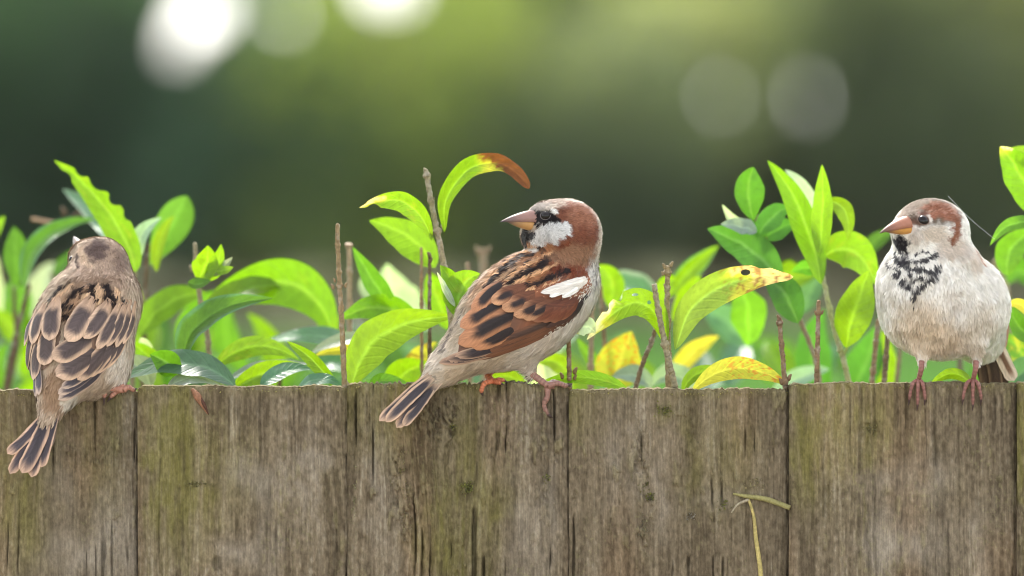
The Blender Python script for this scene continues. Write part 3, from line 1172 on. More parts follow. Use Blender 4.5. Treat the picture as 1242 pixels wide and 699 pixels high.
# ---- the male in the middle, looking back over its shoulder
B = Bird('male sparrow in the middle with chestnut back, looking back over its shoulder', (664, 468, .004),
         [Ell(637, 374, .012, 100, 64, 60, 34.5, .22, 8),
          Ell(683, 338, .022, 41, 45, 44, 0, 0, 12),
          Ell(560, 430, .000, 48, 25, 30, 36, .2, 26),
          Cone((560, 430, .000), (512, 472, -.010), 22, 9, 14),
          Ell(696, 303, .022, 28, 30, 33, 0, 0, 14),
          Ell(686, 283, .016, 44, 42, 40, 0, 0, 14),
          Ell(664, 270, .008, 27, 25, 27, 0, 0, 14),
          Ell(651, 283, .012, 19, 18, 20, 0, 0, 14),
          Cone((640, 440, .006), (646, 456, .006), 12, 5, 10)],
         (686, 280, .016), (643, 270, .008), (-.80, -.22, -.56))
CH, CHD, BUFF, DARK = srgb(130, 70, 46), srgb(112, 58, 38), srgb(206, 164, 128), srgb(46, 38, 38)
GREY, OFFW, WHITE, BLK = srgb(176, 164, 152), srgb(214, 204, 190), srgb(240, 236, 230), srgb(30, 26, 28)
bB = srgb(206, 192, 176)
# underparts and rump
B.patch(575, 440, 60, 26, 60, srgb(192, 170, 144), .5, 30)
B.patch(560, 395, 40, 60, 50, srgb(196, 178, 156), .5, 30)
B.patch(700, 395, 30, 70, 50, OFFW, .5)
B.patch(720, 345, 16, 40, 50, srgb(226, 220, 212), .5)
# mantle
B.patch(640, 325, 75, 40, 60, srgb(164, 112, 78), .35, 34)
B.patch(600, 350, 50, 30, 60, srgb(176, 140, 110), .4, 50)
B.patch(690, 326, 32, 16, 40, srgb(116, 62, 44), .4, 10)
B.patch(700, 334, 16, 10, 30, srgb(120, 62, 42), .5)
for pts, r in [([(590, 349), (606, 332), (631, 313), (655, 301)], 5.0), ([(617, 346), (634, 336), (651, 323), (672, 309)], 5.4), ([(623, 357), (645, 347), (667, 338), (688, 329)], 4.6),
               ([(598, 338), (618, 318), (640, 303)], 4.2), ([(606, 344), (625, 329), (644, 316)], 2.6), ([(640, 335), (660, 322), (684, 313)], 2.6), ([(610, 318), (626, 306), (640, 299)], 2.2)]:
    B.stroke(pts, r, DARK, .5, 1.1)
for pts in [[(586, 346), (604, 326), (628, 308), (650, 298)], [(612, 344), (632, 326), (655, 312), (670, 304)], [(612, 352), (640, 338), (664, 326), (684, 316)], [(622, 362), (650, 352), (676, 342)]]:
    B.stroke(pts, 2.6, srgb(222, 172, 128), .5, 1.0)
for pts in [[(560, 378), (554, 394)], [(566, 362), (574, 352)], [(548, 400), (543, 412)], [(540, 415), (534, 428)]]:
    B.stroke(pts, [3.5, 2.5], srgb(84, 72, 70), .6, 1.0, .8)
# head
B.patch(700, 280, 36, 44, 50, srgb(120, 72, 54), .25)
B.patch(708, 260, 24, 18, 40, srgb(156, 106, 82), .5, 0, 1.6, .7)  # lighter back of the crown, rim highlight painted into the plumage
B.patch(698, 310, 36, 17, 45, srgb(146, 108, 84), .5)
B.patch(654, 249, 26, 9, 26, srgb(178, 166, 156), .3, 20)
B.patch(672, 243, 20, 5, 30, srgb(172, 150, 134), .4, 4)
B.patch(672, 281, 24, 14, 26, srgb(214, 212, 212), .2, 8)
B.patch(650, 290, 14, 9, 20, srgb(226, 224, 224), .3)
B.patch(660, 289, 8, 6, 10, srgb(170, 170, 172), .6, 0, 1, .5)
B.stroke([(642, 262), (652, 262), (663, 264), (676, 267)], [6, 7.5, 8.5, 4], BLK, .3, .5)
B.patch(651, 269, 10, 8, 14, srgb(34, 30, 32), .3)

B.patch(672, 257, 5, 3.2, 8, srgb(232, 228, 222), .4, -20, .4)
B.stroke([(690, 296), (678, 299)], [3, 2], srgb(120, 66, 44), .5)
B.stroke([(638, 283), (636, 290), (636, 296)], [8, 7, 5], BLK, .3, .4)
B.stroke([(646, 283), (644, 291)], [4, 2.5], srgb(60, 56, 60), .4, .4)
B.stroke([(628, 298), (636, 302), (650, 303)], 3, srgb(214, 206, 198), .5, .6)
for pts in [[(722, 316), (718, 322), (714, 326)], [(722, 328), (716, 340)], [(727, 322), (722, 336), (714, 350)], [(716, 352), (708, 366)], [(724, 342), (718, 356)]]:
    B.stroke(pts, [2.2, 1.6, 1][:len(pts)], srgb(96, 84, 82), .6, 1.2, .75)
wing = B.feather('wing', B.rt, [(714, 338), (660, 372), (600, 408), (556, 428)], 62, plain(srgb(132, 80, 54), srgb(110, 78, 62)), .5, round_=.45)
pr = dark_core(srgb(50, 42, 44), srgb(186, 150, 124), .80, 0, .95, .08, srgb(70, 58, 54))
for i, (a, q, w, d) in enumerate([((650, 408), (533, 441), 13, (-.016, -.0105)), ((655, 404), (541, 437), 13, (-.017, -.0112)), ((660, 399), (552, 433), 13, (-.018, -.0120))]):
    B.feather('flight_feather', wing, [a, ((a[0] + q[0]) / 2, (a[1] + q[1]) / 2 + 3), q], w, pr, 1.0 + i * .2, None if i == 2 else None)
se = dark_core(srgb(70, 50, 42), srgb(116, 76, 54), .4, .2, .85, .2, srgb(84, 54, 42), -.25)
for i, (a, q, w) in enumerate([((694, 388), (586, 431), 13), ((699, 381), (589, 425), 14), ((702, 374), (596, 418), 14)]):
    B.feather('flight_feather', wing, [a, ((a[0] + q[0]) / 2, (a[1] + q[1]) / 2 + 2), q], w, se, 1.3 + i * .2)
B.feather('flight_feather', wing, [(712, 358), (692, 380), (660, 396)], 10, plain(srgb(48, 38, 38), srgb(76, 52, 44)), 2.2, round_=.4)
te = dark_core(srgb(42, 34, 34), srgb(182, 126, 90), .54, .08, .82, .10, srgb(118, 76, 52), .05, fade=.07, ev=(.1, .65))
for i, (a, mdl, q, w) in enumerate([((650, 386), (612, 403), (572, 421), 20), ((648, 370), (604, 391), (557, 419), 25), ((622, 358), (592, 376), (561, 399), 22), ((612, 340), (595, 358), (576, 380), 20)]):
    B.feather('flight_feather', wing, [a, mdl, q], w, te, 1.9 + i * .25, round_=.7)
gc = dark_core(srgb(44, 34, 34), srgb(188, 138, 102), .42, .42, .80, .12, srgb(108, 66, 46), .1, fade=.07, ev=(.45, .95))
gp = dark_core(srgb(104, 58, 40), srgb(142, 94, 68), .62, 0, .9, .3, srgb(100, 58, 42), .15, ev=(.5, 1.0))
for i, (a, q, w, st_) in enumerate([((706, 358), (676, 386), 12, gp), ((704, 358), (666, 389), 13, gp), ((700, 358), (655, 389), 14, gp), ((694, 360), (644, 388), 15, gp), ((684, 360), (634, 386), 16, gc), ((672, 360), (623, 383), 17, gc), ((656, 354), (610, 376), 18, gc), ((640, 346), (598, 369), 18, gc)]):
    B.feather('covert_feather', wing, [a, ((a[0] + q[0]) / 2 - 1, (a[1] + q[1]) / 2 + 1), q], w, st_, 2.5 + i * .12, round_=.6)
mc = plain(srgb(128, 78, 56), srgb(240, 234, 226), .30)
B.feather('covert_feather', wing, [(716, 338), (688, 348), (654, 357)], 13, plain(srgb(230, 220, 210)), 3.7, round_=.25)
B.feather('covert_feather', wing, [(712, 336), (698, 343), (674, 350)], 8, plain(srgb(232, 222, 212)), 3.8, round_=.3)
for i, (a, q, w) in enumerate([((708, 341), (678, 361), 10), ((696, 343), (664, 361), 9)]):
    B.feather('covert_feather', wing, [a, q], w, mc, 3.5 + i * .1, round_=.4)
tail = B.feather('tail', B.rt, [(530, 458), (502, 484), (478, 508)], 20, plain(srgb(120, 98, 84)), 0, depth=(-.010, -.018, -.0225))
tf = dark_core(srgb(62, 56, 60), srgb(204, 168, 140), .66, .15, .95, .12, srgb(176, 150, 126))
for a, mdl, q, w, d in [((535, 462), (508, 487), (481, 519), 15, (-.011, -.0185, -.0235)), ((530, 462), (510, 490), (489, 517), 12, (-.0115, -.019, -.024)),
                        ((524, 452), (494, 480), (460, 511), 13, (-.011, -.019, -.0242)), ((528, 455), (500, 480), (468, 512), 14, (-.012, -.0205, -.025))]:
    B.feather('tail_feather', tail, [a, mdl, q], w, tf, .2, depth=d, tilt=(-.15, .1), round_=.8)
bill(B, P(647, 269, .0025), P(606.5, 267, -.004), 14.5, 11.5, 12, (0.1, 0, 1), srgb(152, 116, 106), srgb(192, 146, 92), srgb(96, 84, 84))
eye(B, 661.5, 261.5, 6.2, srgb(104, 98, 96))
leg(B, [(640, 449, .006), (652, 459, .003), (665, 468, .0005)],
    [[(664, 468, .0005), (676, 465, .001), (686, 468, .002), (694, 466, .003)], [(664, 468, .0005), (672, 469, .004), (682, 466, .007), (692, 469, .008)],
     [(664, 469, .0022), (664, 481, .0014), (660, 491, .0016), (664, 502, .0018), (671, 507, .0028)], [(665, 467, .001), (672, 463, .009), (676, 464, .012)]], 4.3)
leg(B, [(597, 448, .016), (592, 456, .012), (598, 463, .007)],
    [[(598, 463, .007), (608, 461, .005), (616, 464, .004)], [(597, 463, .007), (605, 464, .002), (611, 467, .000)],
     [(597, 463, .006), (588, 465, .0015), (584, 474, .0008), (586, 481, .0014)], [(598, 462, .008), (592, 462, .013), (588, 465, .014)]], 4.2, srgb(226, 140, 96), srgb(190, 104, 76))
B.finish(bB, 22000, 10, .20, .17, 11)

# ---- the one on the left, seen from behind
A_ = Bird('streaky brown sparrow at the left end, seen from behind with its back turned', (150, 472, .004),
          [Ell(100, 400, .012, 90, 62, 56, 70, .30, 8),
           Ell(116, 372, .018, 56, 42, 46, 20, 0, 16),
           Ell(116, 436, .014, 44, 50, 44, 0, 0, 18),
           Ell(72, 468, -.004, 34, 24, 26, 66, .3, 20),
           Cone((68, 480, -.008), (57, 512, -.0165), 19, 11, 14),
           Ell(122, 348, .026, 37, 32, 36, 0, 0, 22),
           Ell(121, 324, .028, 36.5, 37, 38, 0, 0, 12),
           Ell(106, 312, .036, 22, 20, 24, 0, 0, 12),
           Cone((140, 455, .010), (146, 470, .008), 12, 5, 10)],
          (121, 322, .028), (99, 302, .050), (-.38, -.30, -.87), 44)
bA = srgb(190, 168, 146)
A_.patch(122, 322, 42, 42, 60, srgb(178, 152, 132), .3)
A_.patch(118, 303, 17, 18, 30, srgb(104, 86, 80), .5, -35)
A_.patch(146, 318, 12, 20, 30, srgb(122, 100, 90), .6, 0, 1, .8)
A_.stroke([(96, 304), (102, 318), (112, 324)], [4, 5, 4], srgb(206, 178, 152), .5)
A_.stroke([(90, 318), (88, 330)], [6, 4], srgb(200, 178, 158), .5)
A_.stroke([(93, 308), (92, 318), (96, 326)], [2, 2.5, 2], srgb(100, 82, 74), .5)
A_.patch(110, 345, 44, 12, 50, srgb(150, 124, 104), .5, 5)
A_.patch(152, 440, 26, 46, 50, srgb(226, 214, 200), .5)
A_.patch(160, 400, 14, 44, 40, srgb(206, 188, 168), .5)
A_.patch(105, 372, 50, 26, 50, srgb(182, 144, 114), .4, 10)
for pts, r in [([(129, 349), (132, 362), (131, 372)], [5, 7, 5]), ([(112, 349), (109, 366), (106, 384)], [5, 7, 5]), ([(84, 344), (72, 352), (60, 366)], 3.2), ([(94, 352), (84, 362), (76, 376)], 3.5),
               ([(98, 352), (100, 366), (104, 376)], 3.0), ([(150, 366), (152, 380)], 3.0), ([(138, 360), (142, 378)], 2.6), ([(120, 372), (114, 388)], 3.0), ([(86, 372), (78, 386)], 3.0), ([(70, 372), (60, 388)], 3.2)]:
    A_.stroke(pts, np.array(r) * 1.25, srgb(44, 36, 36), .5, .9)
for pts in [[(120, 350), (119, 366), (115, 382)], [(141, 352), (144, 370)], [(88, 346), (74, 358), (64, 372)], [(104, 360), (98, 376)]]:
    A_.stroke(pts, 3.4, srgb(222, 184, 148), .5, 1.0)
A_.patch(66, 478, 20, 34, 40, srgb(160, 130, 104), .5)
A_.patch(84, 492, 10, 16, 30, srgb(206, 194, 178), .5)
DK, ED = srgb(62, 54, 56), srgb(214, 172, 140)
wl = A_.feather('wing', A_.rt, [(66, 372), (54, 410), (46, 450)], 46, plain(srgb(130, 104, 88)), .5, round_=.5)
wr = A_.feather('wing', A_.rt, [(132, 380), (108, 420), (82, 458)], 66, plain(srgb(130, 104, 88)), .5, round_=.5)
fa = dark_core(srgb(80, 68, 67), srgb(208, 174, 148), .74, .12, .90, .18, srgb(164, 134, 112), fade=.07)
fc = dark_core(srgb(80, 68, 67), srgb(210, 176, 150), .72, .30, .89, .20, srgb(168, 136, 112), fade=.07)
fl = dark_core(srgb(68, 62, 68), srgb(196, 170, 152), .78, .0, .93, .10, fade=.06)
for i, (a, q, w) in enumerate([((36, 405), (37, 462), 11), ((39, 412), (41, 474), 13), ((43, 414), (46, 482), 14), ((47, 414), (50, 480), 12)]):
    A_.feather('flight_feather', wl, [a, ((a[0] + q[0]) / 2, (a[1] + q[1]) / 2), q], w, fl, 1.0 + i * .2)
for i, (a, q, w) in enumerate([((42, 398), (36, 448), 15), ((52, 402), (45, 462), 20), ((62, 388), (57, 444), 24)]):
    A_.feather('flight_feather', wl, [a, ((a[0] + q[0]) / 2 - 1, (a[1] + q[1]) / 2), q], w, fa, 1.8 + i * .3)
for i, (a, q, w) in enumerate([((44, 374), (35, 420), 14), ((54, 366), (44, 418), 19), ((68, 360), (63, 414), 24)]):
    A_.feather('covert_feather', wl, [a, q], w, fc, 2.6 + i * .3, round_=.6, root_=11)
for i, (a, q, w) in enumerate([((134, 438), (70, 485), 14), ((130, 432), (70, 478), 13), ((126, 428), (74, 471), 12)]):
    A_.feather('flight_feather', wr, [a, ((a[0] + q[0]) / 2 + 2, (a[1] + q[1]) / 2 + 3), q], w, fl, 1.0 + i * .25)
for i, (a, q, w) in enumerate([((158, 396), (126, 446), 11), ((154, 394), (116, 452), 12), ((150, 396), (106, 456), 14), ((144, 398), (92, 460), 19)]):
    A_.feather('flight_feather', wr, [a, ((a[0] + q[0]) / 2 + 1, (a[1] + q[1]) / 2 + 2), q], w, fa, 1.6 + i * .25)
for i, (a, q, w) in enumerate([((134, 412), (69, 458), 25), ((122, 398), (66, 436), 24)]):
    A_.feather('flight_feather', wr, [a, ((a[0] + q[0]) / 2 + 1, (a[1] + q[1]) / 2 + 1), q], w, fa, 2.6 + i * .35)
for i, (a, q, w) in enumerate([((164, 366), (144, 417), 10), ((159, 364), (136, 421), 11), ((154, 364), (126, 420), 12), ((147, 366), (115, 423), 15), ((134, 364), (101, 411), 19), ((112, 360), (84, 415), 24)]):
    A_.feather('covert_feather', wr, [a, ((a[0] + q[0]) / 2 + 1, (a[1] + q[1]) / 2), q], w, fc, 3.2 + i * .2, round_=.62, root_=11)
tail = A_.feather('tail', A_.rt, [(64, 498), (48, 535), (32, 565)], 34, plain(srgb(120, 100, 86)), 0, depth=(-.015, -.0225, -.0262))
ta = dark_core(srgb(66, 58, 62), srgb(204, 166, 140), .72, .05, .94, .12, srgb(176, 146, 122))
for a, mdl, q, w, d in [((56, 500), (34, 528), (9, 551), 13, (-.016, -.023, -.027)), ((58, 500), (36, 536), (12, 575), 14, (-.0163, -.0235, -.0275)), ((70, 500), (58, 534), (50, 567), 13, (-.0163, -.0235, -.027)),
                        ((64, 500), (50, 540), (38, 579), 14, (-.0168, -.024, -.028)), ((60, 500), (46, 536), (27, 574), 19, (-.0173, -.0248, -.029))]:
    A_.feather('tail_feather', tail, [a, mdl, q], w, ta, .2, depth=d, tilt=(-.08, .12), round_=.84)
bill(A_, P(99, 304, .046), P(88, 285, .062), 8, 7, 8.5, (-.5, 0, .8), srgb(82, 62, 46), srgb(96, 72, 50), srgb(62, 48, 38), .55)
eye(A_, 86, 314, 4.0, srgb(70, 56, 48))
leg(A_, [(144, 462, .010), (147, 468, .006), (150, 473, .003)],
    [[(150, 473, .003), (156, 470, .003), (162, 473, .004), (166, 471, .005)], [(150, 473, .003), (144, 474, .004), (136, 480, .0036), (130, 488, .0038)],
     [(149, 473, .002), (132, 472, .004), (127, 479, .0034), (126, 492, .0038)], [(150, 472, .004), (154, 469, .011), (158, 471, .014)]], 4.2, srgb(216, 156, 130), LEGD)
leg(A_, [(84, 474, .012), (84, 474, .010), (86, 478, .006)],
    [[(86, 478, .006), (80, 480, .002), (76, 490, .0018)], [(86, 478, .006), (88, 480, .002), (90, 492, .0018)], [(86, 477, .007), (88, 474, .013), (90, 476, .016)]], 4.0)
A_.finish(bA, 22000, 10, .20, .16, 12)

# ---- the fluffed-up male on the right, facing the camera
C = Bird('plump fluffed male sparrow at the right, facing front with black speckled bib', (1150, 465, .002),
         [Ell(1142, 375, .018, 77, 62, 62, 0, 0, 8),
          Ell(1126, 346, .010, 63, 54, 52, 0, 0, 16),
          Ell(1182, 362, .024, 39, 54, 42, 20, 0, 18),
          Ell(1134, 314, .014, 50, 36, 44, 0, 0, 18),
          Ell(1129, 283, .012, 47, 42, 42, 0, 0, 10),
          Ell(1107, 281, .000, 26, 24, 24, 0, 0, 12),
          Ell(1186, 408, .036, 32, 34, 34, 40, 0, 20),
          Cone((1118, 420, .004), (1118, 438, .001), 12, 4, 12), Cone((1184, 418, .004), (1185, 437, .001), 12, 4, 12)],
         (1129, 282, .010), (1097, 276, -.006), (.08, .35, -.93), 46)
bC = srgb(240, 234, 226)
C.patch(1130, 415, 62, 30, 60, srgb(214, 194, 170), .6)
C.patch(1118, 390, 40, 30, 40, srgb(224, 202, 176), .7, 0, 1, .7)
C.patch(1190, 400, 26, 40, 60, srgb(206, 192, 174), .6, 0, 1, .7)
C.patch(1160, 372, 16, 20, 30, srgb(206, 194, 182), .7, 0, 1.4, .7)
C.patch(1124, 253, 50, 24, 60, srgb(112, 96, 80), .4, -5)
C.patch(1100, 260, 20, 14, 30, srgb(114, 97, 82), .5)
C.patch(1134, 285, 22, 12, 24, srgb(206, 190, 174), .4, 5)
C.patch(1108, 290, 12, 10, 18, srgb(206, 194, 184), .5)
C.patch(1158, 303, 28, 18, 40, srgb(206, 190, 176), .5)
C.stroke([(1126, 252), (1142, 250), (1156, 258), (1162, 272), (1160, 284), (1154, 292)], [7, 10, 10, 7, 6, 4], srgb(136, 86, 64), .6, 1.3)
C.stroke([(1128, 262), (1140, 258), (1150, 264)], [5, 6, 5], srgb(150, 98, 76), .5)
C.stroke([(1094, 266), (1104, 269), (1114, 271)], [4, 4.5, 4], srgb(116, 88, 74), .5)
C.patch(1119, 259, 8, 5, 10, srgb(120, 82, 68), .5, 10)
C.stroke([(1108, 279), (1116, 281), (1126, 276)], [3, 3, 2], srgb(206, 194, 184), .5)
C.stroke([(1126, 262), (1129, 268)], [2.5, 2.5], srgb(222, 210, 198), .5)
C.patch(1092, 298, 11, 15, 16, srgb(38, 34, 40), .35, 0, 1.3)
C.patch(1096, 312, 8, 8, 12, srgb(70, 66, 72), .5, 0, 1.3, .9)
for pts, r in [([(1076, 318), (1079, 326)], 2.2), ([(1084, 314), (1090, 320), (1096, 319)], 3.4), ([(1100, 320), (1116, 318), (1126, 314), (1138, 310)], 2.6), ([(1092, 322), (1108, 328), (1120, 330)], 3.4),
               ([(1122, 328), (1130, 332), (1136, 326)], 2.4), ([(1140, 324), (1134, 336), (1124, 344), (1118, 352)], [2.6, 3.6, 3.6, 2.4]), ([(1082, 334), (1088, 338), (1092, 335)], 2.2),
               ([(1092, 342), (1100, 348), (1106, 344)], 2.8), ([(1104, 350), (1108, 356), (1114, 352)], 3), ([(1084, 326), (1092, 332)], 2), ([(1108, 360), (1109, 376)], [2.2, 1]), ([(1100, 332), (1110, 340), (1120, 338)], 2),
               ([(1110, 310), (1124, 306)], 1.6), ([(1086, 306), (1084, 312)], 2)]:
    C.stroke(pts, np.array(r) * 1.1, srgb(42, 40, 48), .45, .85, .95)
C.stroke([(1184, 306), (1190, 316), (1194, 322)], [4, 5, 3], srgb(188, 128, 98), .5)
C.patch(1184, 320, 14, 20, 30, srgb(222, 206, 192), .6)
C.patch(1186, 430, 26, 10, 40, srgb(186, 170, 150), .6)
bw = dark_core(srgb(60, 48, 42), srgb(206, 170, 140), .6, 0, .9, .15)
wing = C.feather('wing', C.rt, [(1214, 372), (1216, 400), (1212, 428)], 24, plain(srgb(150, 110, 86)), .3, depth=(.050, .052, .050), tilt=(1.1, 0))
C.feather('flight_feather', wing, [(1216, 380), (1215, 408), (1209, 432)], 10, bw, .5, depth=(.040, .042, .040), tilt=(.8, 0))
C.feather('flight_feather', wing, [(1212, 398), (1213, 416), (1215, 434)], 10, bw, .5, depth=(.038, .040, .041), tilt=(.6, 0))
tail = C.feather('tail', C.rt, [(1190, 405), (1202, 432), (1208, 478)], 40, plain(srgb(70, 56, 44)), .0, depth=(.042, .046, .052))
tc = dark_core(srgb(62, 48, 36), srgb(120, 98, 74), .7, 0, .95, .15)
for a, mdl, q, w, st, d in [((1186, 405), (1194, 440), (1196, 480), 16, tc, (.040, .042, .046)), ((1192, 405), (1204, 440), (1210, 480), 17, tc, (.039, .041, .045)),
                            ((1204, 404), (1216, 434), (1230, 462), 17, dark_core(srgb(120, 90, 68), srgb(222, 204, 178), .45, 0, .9, .2), (.038, .040, .043))]:
    C.feather('tail_feather', tail, [a, mdl, q], w, st, .2, depth=d, round_=.85)
bill(C, P(1100, 275, -.0085), P(1066, 281, -.0185), 13.5, 9.5, 12, (0.05, 0, 1), srgb(168, 114, 92), srgb(204, 146, 74), srgb(100, 74, 68))
C.patch(1118, 267, 11, 9, 14, srgb(98, 76, 64), .5, 0, .6)
eye(C, 1120, 267, 7.4, srgb(120, 96, 84))
for x0, x1, ts in [(1118, 1114, (1103, 1113, 1122)), (1184, 1180, (1168, 1180, 1190))]:
    leg(C, [(x0, 438, .000), (x0 - 1, 449, -.001), (x1, 462, .0045)],
        [[(x1, 462, .0045), (x1 + (t - x1) * .55, 464, .0008), (x1 + (t - x1) * .85, 474 + (4 if t == ts[1] else 0), .0004), (t, 484 + (6 if t == ts[1] else 0), .0008), (t - 1, 492 + (7 if t == ts[1] else 0), .0018)] for t in ts]
        + [[(x1, 462, .0045), (x1 + 2, 463, .010), (x1 + 3, 465, .015)]], 3.2, srgb(170, 118, 106), srgb(122, 78, 72))
C.finish(bC, 46000, 8.5, .20, .07, 13, 260)

# ------------------------------------------------------------------ hedge behind the fence
HG = 'hedge plants growing behind the fence'
LIME, GRN, DGRN = np.array([.185, .325, .008]), np.array([.095, .22, .018]), np.array([.045, .12, .022])
TEAL_SHEEN, PALE_SHEEN, YEL = np.array([.10, .22, .13]), np.array([.42, .50, .46]), np.array([.52, .44, .06])  # teal and pale: sky sheen on leaf uppersides, put into the colour
BRN, TAN = srgb(98, 56, 32), srgb(200, 150, 96)
STEM, STEMG, STEMD = srgb(146, 130, 104), srgb(130, 136, 84), srgb(104, 84, 64)
LEAFN = [0]


def shrub(label, px, Y):
    Y = deeper(Y)
    return empty('hedge_shrub', (P(px, 470, Y)[0], Y, 0), label, 'plant', HG)


def deeper(Y):
    return Y if Y < .032 else .032 + (Y - .032) * 3.2


def leaf(rt, base, mid, tip, W, Y, col, roll=0.0, dy=0.0, fold=.22, bend=0.0, tipc=None, tipv=.7, spots=None, holes=(), bites=(), shape=.80, pointed=1.0, wave=.05, edge=None, seed=None, blunt=0.0):
    """one leaf blade; base, mid, tip in photo pixels at depth Y (tip dy further back); W apparent width; roll tips the upper side away"""
    LEAFN[0] += 1
    Y = deeper(Y)
    sd_ = LEAFN[0] * 3.1 if seed is None else seed
    mids = mid if isinstance(mid, list) else None
    mid = mids[0] if mids else mid
    hi = bool(holes or bites or spots or tipc is not None)
    m, n = (48, 25) if hi else (26, 13)
    a, c, z = np.array(base, float), np.array(mid, float), np.array(tip, float)
    ctl = 2 * c - (a + z) / 2
    v = np.linspace(0, 1, m)
    q = ((1 - v) ** 2)[:, None] * a + (2 * v * (1 - v))[:, None] * ctl + (v ** 2)[:, None] * z
    if mids:
        q = resample(np.array([(*k_, 0.0) for k_ in [base] + mids + [tip]], float), m)[:, :2]
    dep = Y + dy * v + bend * 4 * v * (1 - v)
    ctr = np.array([P(x, y, d) for (x, y), d in zip(q, dep)])
    t = unit(np.gradient(ctr, axis=0))
    D = np.array([0, 1.0, 0])
    e = unit(np.cross(t, D))
    if e[m // 2, 2] < 0 or (abs(e[m // 2, 2]) < .25 and e[m // 2, 0] < 0):
        e = -e
    rr = math.radians(roll) if not isinstance(roll, tuple) else None
    ra = np.full(m, rr) if rr is not None else np.radians(np.interp(v, np.linspace(0, 1, len(roll)), roll))
    s = e * np.cos(ra)[:, None] + D * np.sin(ra)[:, None]
    nr = np.cross(t, s)
    nr = nr * np.sign(-(nr[:, 1:2]) + 1e-9)
    w = np.sin(math.pi * np.clip(v, 0, 1) ** shape) ** .8
    w = w * (1 - .25 * (pointed - 1) * v)
    w = np.maximum(w, blunt * sstep(.1, .5, v) * np.sqrt(np.clip(1 - v ** 9, 0, 1)))
    w = np.maximum(w, .02) * W * PX / 2 / np.maximum(np.cos(ra), .45)
    u = np.linspace(-1, 1, n)
    off = np.tile(u, (m, 1))
    off = np.where(off > 0, off * random.Random(sd_ + 1).uniform(.86, 1.08), off * random.Random(sd_ + 2).uniform(.86, 1.08))
    for side, bv, bw, bd in bites:                      # bitten margins
        d = bd * np.clip(1 - ((v - bv) / bw) ** 2, 0, 1) ** .7
        if side > 0:
            off = np.where(off > 0, off * (1 - d[:, None]), off)
        else:
            off = np.where(off < 0, off * (1 - d[:, None]), off)
    wav = (noise3(np.stack([np.tile(v[:, None] * 4, (1, n)), np.tile(u * 1.2, (m, 1)), np.full((m, n), sd_)], -1).reshape(-1, 3)).reshape(m, n) - .5)
    pts = ctr[:, None] + s[:, None] * (off * w[:, None])[:, :, None] * math.cos(fold)
    lift = (-np.abs(off) * math.sin(fold) * w[:, None]) + wav * wave * 2 * w[:, None] * (np.abs(u)[None] + .3)
    pts = pts - nr[:, None] * lift[:, :, None]
    pts = pts + e[:, None] * ((noise3(np.stack([v * 7, 0 * v, 0 * v + sd_], 1)) - .5) * .16 * w)[:, None, None]
    U, V = np.meshgrid(u, v)
    cc = np.tile(np.array(col, float), (m * n, 1))
    nz = noise3(np.stack([U.ravel() * 2, V.ravel() * 5, np.full(m * n, sd_)], 1))
    nf = noise3(np.stack([U.ravel() * 5, V.ravel() * 12, np.full(m * n, sd_ + 9)], 1))
    hv_ = random.Random(sd_)
    cc = cc * np.array([hv_.uniform(.84, 1.06), hv_.uniform(.90, 1.06), 1]) * (.84 + .24 * sstep(.1, .9, nz * .6 + .4 * V.ravel() + .15 * U.ravel()))[:, None]
    cc = cc * (1 - .16 * sstep(.74, .82, noise3(pts.reshape(-1, 3) * 520 + sd_)))[:, None]
    rib = np.exp(-(U.ravel() / .10) ** 2)[:, None]
    cc = cc + (np.array(col) * 1.5 + .05 - cc) * rib * .5
    yl = sstep(.68, .9, nf)[:, None] * .25
    cc = cc + (YEL * .7 - cc) * yl * (1 if col is LIME else 0)
    if edge is not None:
        k = (sstep(.7, .95, np.abs(U.ravel()) + (nf - .5) * .3))[:, None]
        cc = cc + (np.array(edge) - cc) * k
    if tipc is not None:
        ff_ = fbm(pts.reshape(-1, 3) * 420 + sd_, 3)
        k = sstep(tipv - .05, tipv + .05, V.ravel() + (nz - .5) * .16 + (ff_ - .5) * .22 + .10 * U.ravel())[:, None]
        ring = (sstep(tipv - .16, tipv - .02, V.ravel() + (nz - .5) * .2))[:, None]
        cc = cc + (YEL - cc) * ring * .7
        cc = cc + (np.array(tipc) * (.45 + 1.1 * ff_)[:, None] - cc) * k
    if spots is not None:
        sv, sc = spots
        fp = pts.reshape(-1, 3)
        sp = sstep(.60, .68, fbm(fp * 330 + sd_, 3))[:, None] * sstep(sv, sv + .25, V.ravel())[:, None]
        sp = np.maximum(sp, sstep(.66, .72, noise3(fp * 900 + sd_))[:, None] * sstep(sv - .1, sv + .2, V.ravel())[:, None])
        cc = cc + (np.array(sc) - cc) * sp * .7
    f = grid_faces(m, n)
    if holes:
        keep = []
        for q4 in f:
            iu, iv = np.mean([U.ravel()[i] for i in q4]), np.mean([V.ravel()[i] for i in q4])
            if all(((iu - hu) / ru) ** 2 + ((iv - hv) / rv) ** 2 > 1 for hu, hv, ru, rv in holes):
                keep.append(q4)
        rim = {i for q4 in f for i in q4} & ({i for q4 in f if q4 not in set(keep) for i in q4} & {i for q4 in keep for i in q4})
        f = keep
        gu, gv = np.gradient(pts, axis=1) / (u[1] - u[0]), np.gradient(pts, axis=0) / (v[1] - v[0])
        moved = pts.copy()
        for i in rim:                                   # round the rim of the hole
            a_, b_ = divmod(i, n)
            hu, hv, ru, rv = min(holes, key=lambda h_: ((u[b_] - h_[0]) / h_[2]) ** 2 + ((v[a_] - h_[1]) / h_[3]) ** 2)
            du_, dv_ = u[b_] - hu, v[a_] - hv
            k_ = 1 / max(math.hypot(du_ / ru, dv_ / rv), .3)
            moved[a_, b_] = pts[a_, b_] + gu[a_, b_] * du_ * (k_ - 1) + gv[a_, b_] * dv_ * (k_ - 1)
        pts = moved
